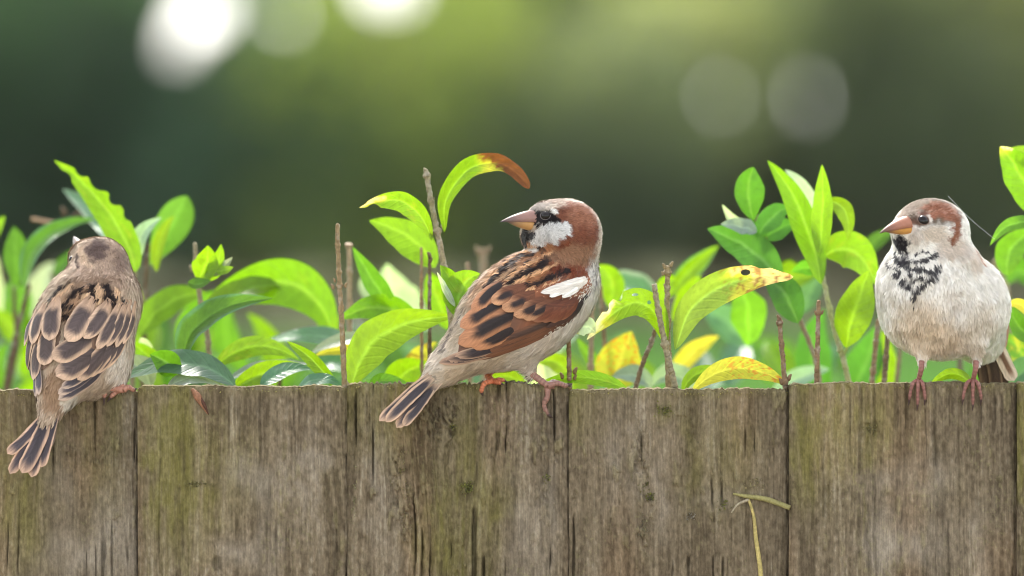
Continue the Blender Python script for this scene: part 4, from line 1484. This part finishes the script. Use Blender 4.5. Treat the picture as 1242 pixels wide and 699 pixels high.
    o = mk('leaf', pts.reshape(-1, 3), f, M['leaf'], rt, col=np.clip(cc, 0, 1), uv=np.stack([U.ravel(), V.ravel()], 1))
    if tipc is not None or spots is not None:
        o['label'] = 'leaf with brown blotched tip' if tipc is not None else 'leaf with brown spots'
    return o


def stem(rt, pts, r, Y, col=STEM, nodes=(), bud=None, root=True, cut=False, dy=0.0, label=None):
    """woody shoot through photo pixels pts (top first), at depth Y; continued down to the soil behind the fence"""
    r = r * .70
    col = np.array(col) * np.array([.96, 1.04, 1.0])
    Y = deeper(Y)
    n = len(pts)
    p3 = [P(x, y, Y + dy * i / max(n - 1, 1)) for i, (x, y) in enumerate(pts)]
    rad = list(np.linspace(r * .86, r * 1.1, n))
    k = 40 + 16 * n
    pp, rr = resample(p3, k, rad)
    if root:
        last = pp[-1]
        low = np.array([last[0] + .01 * math.sin(last[0] * 90), Y + .01, 0.0])
        tt = np.linspace(0, 1, 7)[1:, None]
        pp = np.concatenate([pp, last + (low - last) * tt])
        rr = np.concatenate([rr, r * (1.1 + .8 * tt[:, 0])])
        k = len(pp)
    rr = rr * PX
    for nx_, ny_ in nodes:
        q = P(nx_, ny_, Y)
        d = np.linalg.norm((pp - q)[:, [0, 2]], axis=1)
        rr = rr * (1 + .75 * np.exp(-(d / (r * .8 * PX)) ** 2))
    auto = []
    if root and pts[0][1] < 400:
        yy = pts[0][1] + 26 + (pts[0][0] * 7 % 18)
        while yy < 455:
            xx = np.interp(yy, [q[1] for q in pts], [q[0] for q in pts])
            if all(abs(yy - n_[1]) > 14 for n_ in nodes):
                q = P(xx, yy, Y)
                rr = rr * (1 + .28 * np.exp(-(np.linalg.norm((pp - q)[:, [0, 2]], axis=1) / (r * .9 * PX)) ** 2))
                auto.append((xx + r * .9 * (1 if int(yy) % 2 else -1), yy - 1.5, r * .55))
            yy += 30 + (yy * 3.7 % 22)
    rr = rr * (1 + .10 * (noise3(np.stack([np.arange(k) * .7, np.full(k, pts[0][0] * .37), np.zeros(k)], 1)) - .5) * 2)
    wob = (np.stack([noise3(np.stack([np.arange(k) * .45, np.full(k, pts[0][0] * .2), np.full(k, s)], 1)) for s in (1., 2., 3.)], 1) - .5) * r * .35 * PX
    if root and not cut:            # scaly bud that closes the shoot
        rr[:3] = rr[3] * np.array([.25, .8, 1.05])
    j = Join()
    v, f = tube(pp + wob, rr, 9)
    cc = np.array(col) * (.5 + 1.0 * fbm(v * np.array([1100, 1100, 420]), 3))[:, None]
    cc = cc + (np.array([.62, .58, .50]) * .7 - cc) * (.35 * sstep(.55, .8, noise3(v * 420)))[:, None]
    if cut:
        cc[:9] = srgb(206, 190, 164)
    j.add(v, f, np.clip(cc, 0, 1))
    for bx, by, br in list(bud or ()) + auto:
        v, f = ball(P(bx, by, Y - .0006), np.array([.62, .62, 1.1]) * br * PX * .9, 8, 8)
        v[:, 0] += np.clip(v[:, 2] - P(bx, by, Y)[2], 0, 1) * (.5 if bx > np.interp(by, [q[1] for q in pts], [q[0] for q in pts]) else -.5)
        j.add(v, f, np.clip(np.array(col) * (.7 + .5 * noise3(v * 1500))[:, None], 0, 1))
    o = j.make('stem', M['stem'], rt)
    if label:
        o['label'] = label
    return o


# -- far left, behind the bird seen from behind
s = shrub('leafy hedge plant at the far left beside the sparrow with its back turned', 20, .10)
stem(s, [(36, 345), (24, 390), (14, 430), (6, 475)], 5, .10, STEMD)
stem(s, [(17, 345), (18, 380), (20, 420), (10, 475)], 4.5, .11, STEMD)
stem(s, [(63, 330), (66, 360), (60, 400)], 3.5, .12, STEMD)
leaf(s, (18, 348), (20, 312), (17, 275), 33, .09, GRN * 1.2, 15, .02, shape=1.0)
leaf(s, (30, 350), (52, 290), (118, 266), 24, .08, GRN * 1.25, 40, .03, edge=TEAL_SHEEN)
leaf(s, (-30, 300), (-12, 285), (6, 262), 22, .09, LIME, 10)
leaf(s, (20, 420), (8, 392), (-14, 375), 26, .12, LIME, 10)
leaf(s, (10, 400), (-8, 350), (-4, 310), 30, .15, PALE_SHEEN, 30)
leaf(s, (24, 440), (36, 420), (30, 370), 24, .13, LIME, 10)
leaf(s, (36, 400), (50, 350), (66, 318), 40, .16, PALE_SHEEN * .9, 30)
leaf(s, (30, 460), (44, 430), (70, 395), 40, .15, LIME, 0)
leaf(s, (5, 470), (-6, 450), (10, 415), 34, .12, GRN, 0)
leaf(s, (66, 335), (80, 318), (98, 300), 20, .11, GRN * .8, 35)
# dry seed husks
s = shrub('hedge plant carrying dry tan husks and the tall ragged lime leaf', 165, .08)
stem(s, [(164, 322), (162, 350), (160, 400), (160, 475)], 5, .075, STEM)
stem(s, [(180, 296), (177, 330), (176, 380), (172, 475)], 4.5, .085, STEMD)
leaf(s, (165, 330), (128, 252), (66, 195), 40, .06, LIME, -5, .02, .3, bites=[(1, .66, .07, .55), (1, .80, .05, .6), (-1, .86, .05, .5), (1, .50, .05, .45), (1, .36, .04, .25)], shape=.62)
leaf(s, (150, 310), (118, 265), (76, 230), 28, .09, TEAL_SHEEN, 52, .03, edge=PALE_SHEEN)
leaf(s, (160, 320), (135, 290), (113, 274), 17, .085, PALE_SHEEN, 45, .02)
leaf(s, (182, 322), (208, 272), (227, 238), 50, .085, GRN * 1.35, -8, .02, shape=1.05)
leaf(s, (172, 310), (172, 285), (196, 264), 24, .065, PALE_SHEEN, 35, .01)
leaf(s, (190, 330), (195, 290), (212, 262), 18, .08, LIME, 10)
leaf(s, (164, 392), (160, 360), (154, 335), 28, .09, LIME, 0)
stem(s, [(108, 268), (72, 271), (38, 266)], 3.2, .11, srgb(190, 150, 120), root=False)
stem(s, [(96, 256), (84, 268), (60, 288)], 3, .11, STEMD, root=False, bud=[(78, 257, 7), (62, 284, 4)])
stem(s, [(98, 262), (112, 250)], 2.5, .115, STEMD, root=False)

s = shrub('hedge plant with small crumpled lime leaf tuft on a brown stem', 247, .05)
stem(s, [(236, 294), (238, 330), (244, 370), (252, 412), (255, 475)], 4.6, .055, STEM, nodes=[(238, 322)], bud=[(233, 326, 5)])
leaf(s, (240, 340), (250, 320), (252, 298), 34, .045, LIME * 1.05, 10, -.005, wave=.2)
leaf(s, (248, 340), (262, 322), (268, 296), 22, .045, LIME * 1.05, -20, wave=.2)
leaf(s, (252, 334), (268, 326), (282, 312), 14, .045, PALE_SHEEN * .7, 30)
leaf(s, (262, 330), (272, 328), (283, 324), 12, .043, LIME, 20)
leaf(s, (228, 342), (240, 345), (256, 340), 14, .043, GRN, 40)
leaf(s, (168, 408), (205, 368), (250, 356), 40, .075, LIME * .9, 15, .01)
leaf(s, (405, 412), (350, 345), (240, 376), 62, .07, LIME, 12, .01, .25, shape=1.0)
leaf(s, (245, 376), (300, 352), (345, 348), 26, .066, LIME * .9, 48, .02)
leaf(s, (280, 360), (240, 385), (215, 420), 44, .10, GRN * 1.2, 10)
leaf(s, (222, 440), (250, 385), (330, 362), 36, .035, GRN * .95, 30, .02, .4, edge=TEAL_SHEEN)
leaf(s, (216, 458), (204, 442), (182, 430), 34, .030, GRN, 5, 0, .5, shape=1.0)
leaf(s, (286, 470), (222, 440), (146, 462), 28, .024, TEAL_SHEEN * .9, 56, .01, .1)
leaf(s, (202, 472), (236, 458), (276, 472), 16, .018, PALE_SHEEN * .8, 60, .006, .1)
leaf(s, (196, 440), (176, 428), (160, 415), 20, .05, LIME, 10)
leaf(s, (186, 440), (176, 420), (170, 410), 18, .055, PALE_SHEEN, 20)
leaf(s, (182, 470), (170, 445), (150, 450), 30, .045, PALE_SHEEN * .7, 40)

s = shrub('low spread of lime and blue-green leaves left of the tall cut stem', 340, .05)
stem(s, [(345, 440), (340, 460), (336, 490)], 4, .07, STEMD)
leaf(s, (262, 445), (308, 420), (362, 436), 26, .045, LIME, 20, .0, .2)
leaf(s, (276, 462), (320, 444), (376, 442), 12, .04, PALE_SHEEN * .7, 55)
leaf(s, (282, 474), (325, 452), (376, 446), 30, .038, LIME * 1.05, 8)
leaf(s, (316, 472), (342, 452), (378, 448), 19, .028, TEAL_SHEEN, 52, .01, .15)
leaf(s, (408, 470), (380, 438), (348, 414), 20, .03, LIME * .85, 5, 0, .45)
leaf(s, (434, 432), (388, 408), (322, 414), 24, .06, TEAL_SHEEN * 1.3, 56, .02, .1)
leaf(s, (450, 410), (412, 414), (376, 430), 15, .05, PALE_SHEEN * .8, 50)
leaf(s, (448, 424), (412, 424), (382, 432), 16, .05, YEL, 15)
leaf(s, (360, 474), (388, 460), (416, 470), 14, .016, TEAL_SHEEN, 60, .006, .1)
leaf(s, (330, 470), (330, 420), (300, 380), 34, .13, LIME * .9, 0)
leaf(s, (300, 450), (275, 410), (280, 370), 40, .14, GRN * 1.2, 0)
leaf(s, (440, 450), (405, 440), (380, 455), 30, .08, TEAL_SHEEN, 50)

s = shrub('pair of tall leafless cut stems standing left of the spotted leaf shoot', 412, .02)
stem(s, [(409, 271), (410, 310), (412, 348), (415, 400), (418, 470)], 4.4, .014, srgb(146, 120, 88), nodes=[(411, 346)], bud=[(404, 348, 4), (419, 346, 3.6), (406, 340, 3)])
stem(s, [(423, 295), (424, 330), (424, 385), (424, 470)], 5, .06, srgb(170, 142, 118), nodes=[(423, 298)])
stem(s, [(427, 430), (428, 470)], 3, .04, STEMD)
leaf(s, (510, 398), (462, 374), (412, 388), 34, .05, LIME * .95, 15, wave=.15, bites=[(1, .42, .03, .3)])
leaf(s, (480, 380), (455, 345), (428, 300), 28, .055, GRN * 1.1, 5, 0, .3)
leaf(s, (428, 470), (462, 408), (550, 384), 52, .026, LIME * 1.05, 8, .01, .2, shape=.85)
leaf(s, (470, 480), (490, 455), (520, 440), 40, .05, LIME, 0)
leaf(s, (415, 440), (440, 425), (480, 415), 30, .06, YEL * .9, 15)
leaf(s, (450, 474), (466, 462), (500, 470), 16, .03, GRN * 1.2, 40)
leaf(s, (400, 410), (396, 385), (376, 372), 30, .09, LIME, 0)

s = shrub('tall woody shoot with the browning curled leaf above the middle sparrow', 540, .03)
stem(s, [(516, 205), (522, 240), (530, 280), (538, 320), (546, 380), (552, 475)], 5.2, .03, STEM, nodes=[(518, 214), (531, 280)], bud=[(516, 207, 3.6), (520, 213, 3.2), (523, 284, 5), (537, 274, 4.6)])
leaf(s, (524, 292), (492, 247), (436, 252), 27, .028, LIME, 8, -.006, .2, tipc=srgb(216, 190, 160), tipv=.90, bites=[(-1, .88, .06, .8), (1, .96, .04, .5)], shape=.9)
leaf(s, (539, 283), [(541, 242), (566, 208), (598, 198), (622, 207)], (642, 229), 25, .026, LIME * .88, 12, -.012, .3, tipc=BRN, tipv=.62, shape=.9, wave=.22, blunt=.75)
leaf(s, (528, 325), (496, 288), (448, 268), 46, .050, LIME * 1.05, 5, .01, .1)
leaf(s, (553, 384), (552, 352), (534, 322), 34, .026, LIME, -10, 0, .2)
leaf(s, (556, 380), (560, 350), (582, 332), 40, .022, LIME, 12, 0, .3)
leaf(s, (552, 372), (541, 352), (530, 330), 9, .020, PALE_SHEEN * 1.3, 35, 0, .1)  # white glint along the leaf's crease, painted as a separate narrow blade
leaf(s, (520, 400), (480, 360), (470, 320), 56, .11, PALE_SHEEN, 30)
leaf(s, (480, 380), (450, 350), (452, 332), 36, .11, PALE_SHEEN * .9, 35)
leaf(s, (545, 400), (530, 360), (520, 330), 36, .07, LIME, 0)
stem(s, [(511, 300), (511, 340), (511, 385), (512, 470)], 3, .05, srgb(150, 120, 90))
stem(s, [(521, 306), (521, 340), (521, 390), (521, 470)], 3.4, .042, STEMD, bud=[(521, 310, 4.6), (522, 316, 4)])
stem(s, [(586, 302), (586, 330), (588, 380), (590, 470)], 8, .11, srgb(160, 134, 110), bud=[(580, 304, 6), (592, 303, 5)])
stem(s, [(567, 318), (568, 340), (568, 380), (570, 470)], 4.5, .08, srgb(160, 132, 108))
stem(s, [(515, 430), (516, 470)], 6, .07, STEMD)
leaf(s, (500, 470), (505, 440), (530, 415), 30, .06, YEL * .9, 10, spots=(.3, BRN))

s = shrub('hedge plant just right of the middle sparrow with a whitened bitten leaf', 700, .04)
stem(s, [(718, 345), (717, 400), (716, 475)], 5, .06, srgb(158, 136, 108))
stem(s, [(728, 345), (732, 400), (740, 475)], 4.4, .07, srgb(134, 110, 84))
stem(s, [(690, 404), (690, 430), (691, 475)], 4.2, .02, srgb(132, 104, 72), bud=[(682, 456, 4.5), (697, 450, 5), (697, 458, 4)])
leaf(s, (808, 422), (776, 368), (712, 412), 36, .020, LIME * .95, 14, -.002, .2, holes=[(.55, .55, .10, .03), (.3, .40, .14, .02)], bites=[(1, .68, .035, .5), (1, .80, .03, .4)], tipc=srgb(222, 212, 200), tipv=.86, shape=.95)
leaf(s, (722, 404), (708, 396), (690, 404), 24, .018, PALE_SHEEN * 1.5, 5, -.002, .1, tipc=srgb(150, 110, 80), tipv=.9, shape=1.0)  # whitish leaf end, its blown-out brightness painted in
leaf(s, (738, 372), (742, 342), (724, 322), 34, .08, LIME, 0)
leaf(s, (800, 380), (768, 350), (730, 340), 44, .09, TEAL_SHEEN * 1.3, 38, .03, edge=PALE_SHEEN)
leaf(s, (748, 474), (752, 440), (766, 402), 58, .065, YEL * .9, -5, 0, .2, spots=(.2, srgb(190, 110, 30)))
leaf(s, (762, 474), (710, 458), (652, 466), 16, .020, LIME, 30, 0, .1)
leaf(s, (740, 465), (716, 435), (700, 410), 18, .07, GRN * 1.2, 10)
leaf(s, (690, 460), (676, 440), (650, 440), 26, .06, LIME, 10)
leaf(s, (790, 472), (770, 455), (740, 460), 26, .06, PALE_SHEEN * .8, 40)
leaf(s, (640, 470), (610, 456), (590, 470), 22, .05, LIME, 10)

s = shrub('crossing pair of cut grey stems with the spotted drooping leaf', 812, .02)
stem(s, [(793, 345), (800, 385), (807, 420), (814, 450), (821, 480)], 5.4, .014, STEM, nodes=[(808, 418)], cut=True, bud=[(805, 414, 4)])
stem(s, [(810, 322), (809, 360), (810, 410), (811, 478)], 5.2, .024, srgb(146, 124, 92), nodes=[(810, 330)], bud=[(806, 323, 4), (814, 321, 4), (804, 332, 3)])
stem(s, [(800, 386), (790, 415), (780, 440), (768, 480)], 4.2, .04, srgb(120, 98, 76))
leaf(s, (819, 424), [(836, 380), (872, 350), (915, 336)], (962, 336), 44, .010, np.array([.20, .33, .05]), 6, -.006, .25, tipc=srgb(222, 190, 150), tipv=.70, spots=(.5, srgb(120, 62, 46)), holes=[(.48, .70, .24, .030)], bites=[(1, .80, .04, .25)], shape=.92, blunt=.42)
leaf(s, (812, 462), (840, 428), (872, 408), 26, .09, YEL, 10)
leaf(s, (828, 476), (850, 452), (892, 454), 16, .035, LIME * .8, 20)
leaf(s, (838, 477), (892, 447), (956, 468), 27, .014, np.array([.44, .42, .05]), 22, .0, .15, spots=(.35, srgb(190, 96, 40)), shape=1.0, blunt=.3)
leaf(s, (812, 360), (840, 325), (872, 298), 28, .09, LIME * .9, 0, edge=TEAL_SHEEN)
leaf(s, (816, 390), (835, 355), (850, 335), 24, .08, LIME, 0)
leaf(s, (910, 420), (880, 390), (850, 372), 46, .12, TEAL_SHEEN * 1.3, 30)
leaf(s, (900, 350), (908, 385), (906, 420), 52, .08, GRN * 1.6, 5)
leaf(s, (845, 478), (815, 455), (790, 470), 30, .07, PALE_SHEEN * .8, 35)
leaf(s, (820, 340), (806, 350), (800, 390), 24, .07, LIME, 0)

s = shrub('tall hedge plant with dark green lower leaves left of the front-facing sparrow', 960, .06)
stem(s, [(912, 250), (924, 280), (940, 320), (958, 365), (975, 400), (990, 440), (995, 475)], 4.4, .06, srgb(146, 122, 100), nodes=[(966, 388)])
leaf(s, (914, 268), (908, 232), (914, 203), 42, .055, GRN * .95, 5, .0, .3, shape=1.0)
leaf(s, (918, 282), (898, 275), (874, 272), 20, .05, PALE_SHEEN * .8, 40)
leaf(s, (912, 278), (892, 270), (876, 248), 14, .052, PALE_SHEEN, 20)
leaf(s, (920, 286), (938, 262), (958, 252), 30, .055, DGRN * 1.5, 10)
leaf(s, (926, 290), (945, 278), (966, 272), 26, .06, DGRN * 1.8, 20)
leaf(s, (922, 300), (914, 282), (906, 268), 30, .058, DGRN * 1.5, 0)
leaf(s, (948, 340), (905, 300), (858, 278), 44, .052, DGRN * 1.7, 10, .0, .3)
leaf(s, (968, 392), (950, 356), (926, 338), 46, .050, DGRN * 1.2, 5, 0, .2)
leaf(s, (940, 330), (960, 335), (990, 335), 36, .10, LIME * .8, 10)
leaf(s, (975, 380), (985, 350), (1000, 330), 30, .10, TEAL_SHEEN, 20)
leaf(s, (1004, 475), (985, 430), (1000, 375), 52, .10, DGRN * 1.8, 5)
leaf(s, (935, 480), (972, 458), (1006, 448), 22, .08, PALE_SHEEN, 40)

s = shrub('upright fresh lime shoot on a pale green stem beside the front-facing sparrow', 1010, .05)
stem(s, [(990, 300), (1000, 345), (1012, 400), (1024, 440), (1032, 478)], 4.8, .05, srgb(168, 164, 118))
stem(s, [(1024, 430), (1034, 405), (1044, 380)], 3, .05, srgb(170, 180, 110), root=False)
leaf(s, (996, 345), (972, 258), (931, 195), 38, .048, LIME * 1.0, -4, .012, .35, shape=.75)
leaf(s, (990, 290), (978, 240), (952, 206), 26, .058, PALE_SHEEN * 1.1, 35, .01)
leaf(s, (994, 310), (998, 255), (997, 200), 28, .045, LIME * 1.1, 0, 0, .35)
leaf(s, (1004, 243), (1026, 258), (1028, 292), 24, .05, LIME * .85, 5)
leaf(s, (1000, 312), (1034, 306), (1066, 348), 46, .055, LIME, 10)
leaf(s, (1026, 422), (1036, 380), (1054, 328), 48, .046, LIME * 1.1, -5, 0, .3, shape=1.0)
leaf(s, (998, 330), (980, 325), (960, 330), 22, .06, GRN * 1.4, 10)
leaf(s, (1030, 475), (1052, 440), (1062, 395), 52, .09, DGRN * 1.8, 5)
leaf(s, (1048, 310), (1064, 292), (1088, 276), 22, .09, GRN * .8, 20)
leaf(s, (1066, 475), (1076, 445), (1070, 400), 26, .09, LIME, 5)

s = shrub('group of thin leafless stems beside the front-facing sparrow, two of them cut short', 1000, .03)
stem(s, [(993, 364), (992, 400), (991, 440), (990, 478)], 4.4, .018, srgb(136, 106, 80), nodes=[(993, 380)], bud=[(990, 380, 3.4), (997, 379, 3)])
stem(s, [(945, 384), (947, 410), (950, 440), (953, 480)], 4.4, .012, srgb(128, 100, 76), nodes=[(946, 392), (953, 462)], bud=[(945, 386, 4.4), (957, 458, 4.6), (948, 463, 4.6)])
stem(s, [(1065, 388), (1062, 420), (1056, 478)], 4.8, .055, srgb(150, 122, 100))
stem(s, [(1077, 394), (1075, 430), (1071, 478)], 4.8, .05, srgb(124, 104, 82))
stem(s, [(1092, 410), (1090, 440), (1086, 478)], 4.4, .08, srgb(140, 120, 98))
stem(s, [(1164, 430), (1164, 478)], 6, .09, srgb(120, 104, 88))
leaf(s, (1182, 470), (1155, 454), (1126, 470), 14, .03, LIME * 1.1, 20)

s = shrub('hedge plant at the right edge with a large lime leaf reaching in from the frame', 1240, .05)
stem(s, [(1290, 230), (1275, 300), (1262, 380), (1250, 478)], 5, .05, STEM)
stem(s, [(1206, 322), (1222, 350), (1226, 400), (1230, 478)], 3.6, .09, srgb(160, 140, 110), bud=[(1207, 318, 7)])
leaf(s, (1275, 275), (1240, 215), (1213, 178), 46, .045, LIME * .95, -4, 0, .2, tipc=srgb(235, 225, 205), tipv=.95)
leaf(s, (1290, 210), (1255, 190), (1225, 180), 20, .047, LIME, 25)
leaf(s, (1262, 276), (1228, 272), (1201, 298), 18, .04, GRN * 1.35, 20, -.004, .3)
leaf(s, (1222, 335), (1228, 300), (1256, 280), 38, .06, GRN * 1.2, 5, 0, .3)
leaf(s, (1260, 395), (1238, 370), (1222, 374), 16, .04, YEL, 15, tipc=srgb(200, 180, 120), tipv=.8)
leaf(s, (1250, 430), (1226, 395), (1222, 355), 48, .09, GRN * .9, 0)
leaf(s, (1262, 410), (1240, 400), (1224, 372), 26, .045, GRN * .9, 0)
leaf(s, (1250, 460), (1236, 425), (1215, 410), 36, .07, GRN * 1.2, 15, spots=(.2, YEL))
leaf(s, (1215, 480), (1236, 455), (1262, 430), 34, .05, TEAL_SHEEN * .9, 35)
leaf(s, (1260, 350), (1240, 330), (1222, 345), 40, .12, GRN, 10)
leaf(s, (1210, 480), (1196, 450), (1200, 420), 36, .12, GRN, 10)

# -- lower leaves deeper in the hedge, soft behind the sharp ones
def deep(label, x0, x1, n, y0, y1, seed, cols):
    s = shrub(label, (x0 + x1) / 2, .2)
    rr = random.Random(seed)
    for i in range(max(2, n // 7)):
        x = rr.uniform(x0, x1)
        Y = rr.uniform(.12, .22)
        stem(s, [(x, rr.uniform(y1, y1 + 20)), (x + rr.uniform(-12, 12), 485), (x + rr.uniform(-16, 16), 520)], rr.uniform(3, 4), Y, [STEM, STEMD][i % 2])
    for i in range(n):
        x, y, Y = rr.uniform(x0, x1), rr.uniform(y0, y1 + 40), rr.uniform(.10, .24)
        a = rr.uniform(-2.7, -.4)
        L = rr.uniform(45, 85)
        bx, by = x - L * .5 * math.cos(a), y - L * .5 * math.sin(a)
        tx, ty = x + L * .5 * math.cos(a), y + L * .5 * math.sin(a)
        c = rr.choice(cols)
        leaf(s, (bx, by), (x + rr.uniform(-8, 8), y - rr.uniform(0, 12)), (tx, ty), rr.uniform(24, 44), Y, c * rr.uniform(.75, 1.2), rr.uniform(-15, 55), rr.uniform(-.02, .04), rr.uniform(.1, .4))


deep('soft-focus hedge plant low behind the left sparrow', -60, 120, 16, 370, 450, 1, [LIME, GRN, DGRN, DGRN, TEAL_SHEEN, PALE_SHEEN])
deep('soft-focus hedge plant low between the left sparrow and the cut stems', 170, 400, 18, 405, 455, 2, [LIME, GRN, DGRN, DGRN, TEAL_SHEEN])
deep('soft-focus hedge plant low behind the tail of the middle sparrow', 410, 600, 18, 395, 455, 3, [LIME, GRN, DGRN, DGRN, TEAL_SHEEN])
deep('soft-focus hedge plant low behind the bitten leaf', 640, 800, 14, 410, 460, 4, [GRN, LIME, TEAL_SHEEN, PALE_SHEEN])
deep('soft-focus hedge plant low right of the crossing cut stems', 830, 1060, 13, 420, 470, 5, [GRN, TEAL_SHEEN, LIME])
deep('soft-focus hedge plant low at the right edge behind the sparrow tail', 1160, 1300, 9, 400, 460, 6, [GRN, DGRN, TEAL_SHEEN])

# ------------------------------------------------------------------ small things on the fence
def on_front(x, y, out=.0012):
    return P(x, y, fence_y(x, y) - out)


j = Join()
def bit(pts, rads, c, outs):
    p, r = resample([on_front(x, y, o) for (x, y), o in zip(pts, outs)], 22, np.array(rads) * PX)
    v, f = tube(p, r, 7)
    j.add(v, f, np.clip(np.array(c) * (.75 + .5 * noise3(v * 800))[:, None], 0, 1))
bit([(889, 599), (905, 602), (930, 606), (958, 616)], [1.2, 2.6, 3.4, 3.2], srgb(150, 142, 92), [.003, .003, .003, .001])
bit([(887, 622), (895, 612), (908, 606)], [.8, 1.6, 1.8], srgb(166, 154, 130), [.004, .0035, .003])
bit([(908, 606), (914, 626), (917, 655), (922, 690), (924, 730), (930, 800)], [1.6, 2, 2.6, 3, 2.8, 2.4], srgb(190, 172, 110), [.003, .002, .0015, .0015, .0015, .0015])
bit([(911, 614), (915, 650), (921, 700), (922, 780)], [1, 1.2, 1.4, 1.2], srgb(90, 70, 50), [.0012, .001, .001, .001])
o = j.make('dry_tendril', M['stem'], None, origin=on_front(924, 606))
tag(o, 'dry tendril hanging from the gap right of the fourth visible board', 'dry twig')
j = Join()
for pts, rd, c, ou in [([(233, 472), (240, 482), (252, 502)], [2, 5, .8], srgb(150, 106, 80), [.0005, .002, .002]), ([(238, 475), (247, 490), (253, 503)], [1, 2.4, .6], srgb(84, 56, 44), [.002, .003, .002])]:
    bit(pts, rd, c, ou)
o = j.make('bark_flake', M['stem'], None, origin=on_front(243, 487))
tag(o, 'reddish-brown flake of bark stuck near the top of the fence board', 'bark flake')
# moss and lichen crumbs
rr = random.Random(5)
v, f, c = [], [], []
def moss(x, y, rx, ry, n, col, h=.0014):
    for i in range(n):
        px_, py_ = rr.gauss(x, rx), rr.gauss(y, ry)
        p = on_front(px_, py_, .0002)
        d = unit(np.array([rr.gauss(0, .6), -1, rr.gauss(.3, .6)])) * h * rr.uniform(.5, 1.4)
        s_ = unit(np.cross(d, [rr.gauss(0, 1), rr.gauss(0, 1), rr.gauss(0, 1)])) * .0005 * rr.uniform(.6, 1.4)
        k = len(v)
        v.extend([p - s_, p + s_, p + d + s_ * .3, p + d - s_ * .3])
        f.append((k, k + 1, k + 2, k + 3))
        c.extend([np.array(col) * rr.uniform(.6, 1.3)] * 4)
MG = srgb(112, 112, 52)
for a in [(568, 590, 4, 3, 70, MG * 1.2), (566, 595, 3, 3, 40, MG * 1.3), (788, 603, 4, 3, 50, MG), (780, 590, 3, 6, 50, MG), (806, 498, 6, 4, 80, MG), (548, 518, 4, 2, 30, MG), (780, 640, 3, 8, 60, srgb(130, 124, 96)),
          (484, 570, 4, 12, 90, srgb(142, 132, 88)), (492, 620, 3, 18, 100, srgb(142, 132, 88)), (878, 612, 5, 4, 40, MG), (916, 588, 6, 4, 50, srgb(150, 138, 100)), (838, 626, 3, 3, 30, srgb(150, 142, 128)),
          (1055, 522, 4, 5, 40, srgb(120, 112, 70)), (240, 588, 8, 2, 40, srgb(110, 104, 60)), (430, 600, 2, 20, 40, srgb(140, 134, 96)), (664, 580, 2, 3, 20, MG)]:
    moss(*a)
for xx in range(-20, 1260, 2):
    for b_ in BOARDS:
        if b_[0] <= xx <= b_[1] and rr.random() < .5:
            moss(xx, b_[2] + 3 + abs(rr.gauss(0, 2)), 2, 1.5, 2, srgb(150, 140, 84), .0008)
o = mk('moss', v, f, M['plumage'], None, col=np.clip(c, 0, 1), smooth=False)
tag(o, 'small tufts of moss and lichen on the fence boards', 'moss', kind='stuff')

# spider silk between the front-facing sparrow and the leaf at the right
for (pa, pb, Y, r, lb) in [((1150, 238), (1206, 290), .03, .28, 'bright strand of spider silk right of the front-facing sparrow head')]:
    q0, q1 = P(*pa, Y), P(*pb, Y)
    mdl = (q0 + q1) / 2 - np.array([0, 0, .0012])
    p, rd = resample([q0, mdl, q1], 12, np.full(3, r * .5 * PX))
    vv, ff = tube(p, rd, 5)
    o = mk('spider_thread', vv, ff, M['thread'], None, origin=q0)
    tag(o, lb, 'spider silk')

# ------------------------------------------------------------------ thin morning haze
hv = [(x, y, z) for x in (-2600, 2600) for y in (-400, 3900) for z in (-1.2, 9.0)]
hm = bpy.data.materials.new('haze')
hm.use_nodes = True
ht = hm.node_tree
ht.nodes.remove(ht.nodes['Principled BSDF'])
pv = ht.nodes.new('ShaderNodeVolumePrincipled')
pv.inputs['Color'].default_value = (.86, .90, .86, 1)
pv.inputs['Density'].default_value = 0.00018
pv.inputs['Anisotropy'].default_value = 0.3
ht.links.new(pv.outputs[0], ht.nodes['Material Output'].inputs['Volume'])
tag(mk('haze', hv, [(0, 1, 3, 2), (4, 6, 7, 5), (0, 4, 5, 1), (2, 3, 7, 6), (0, 2, 6, 4), (1, 5, 7, 3)], hm, smooth=False), kind='stuff')
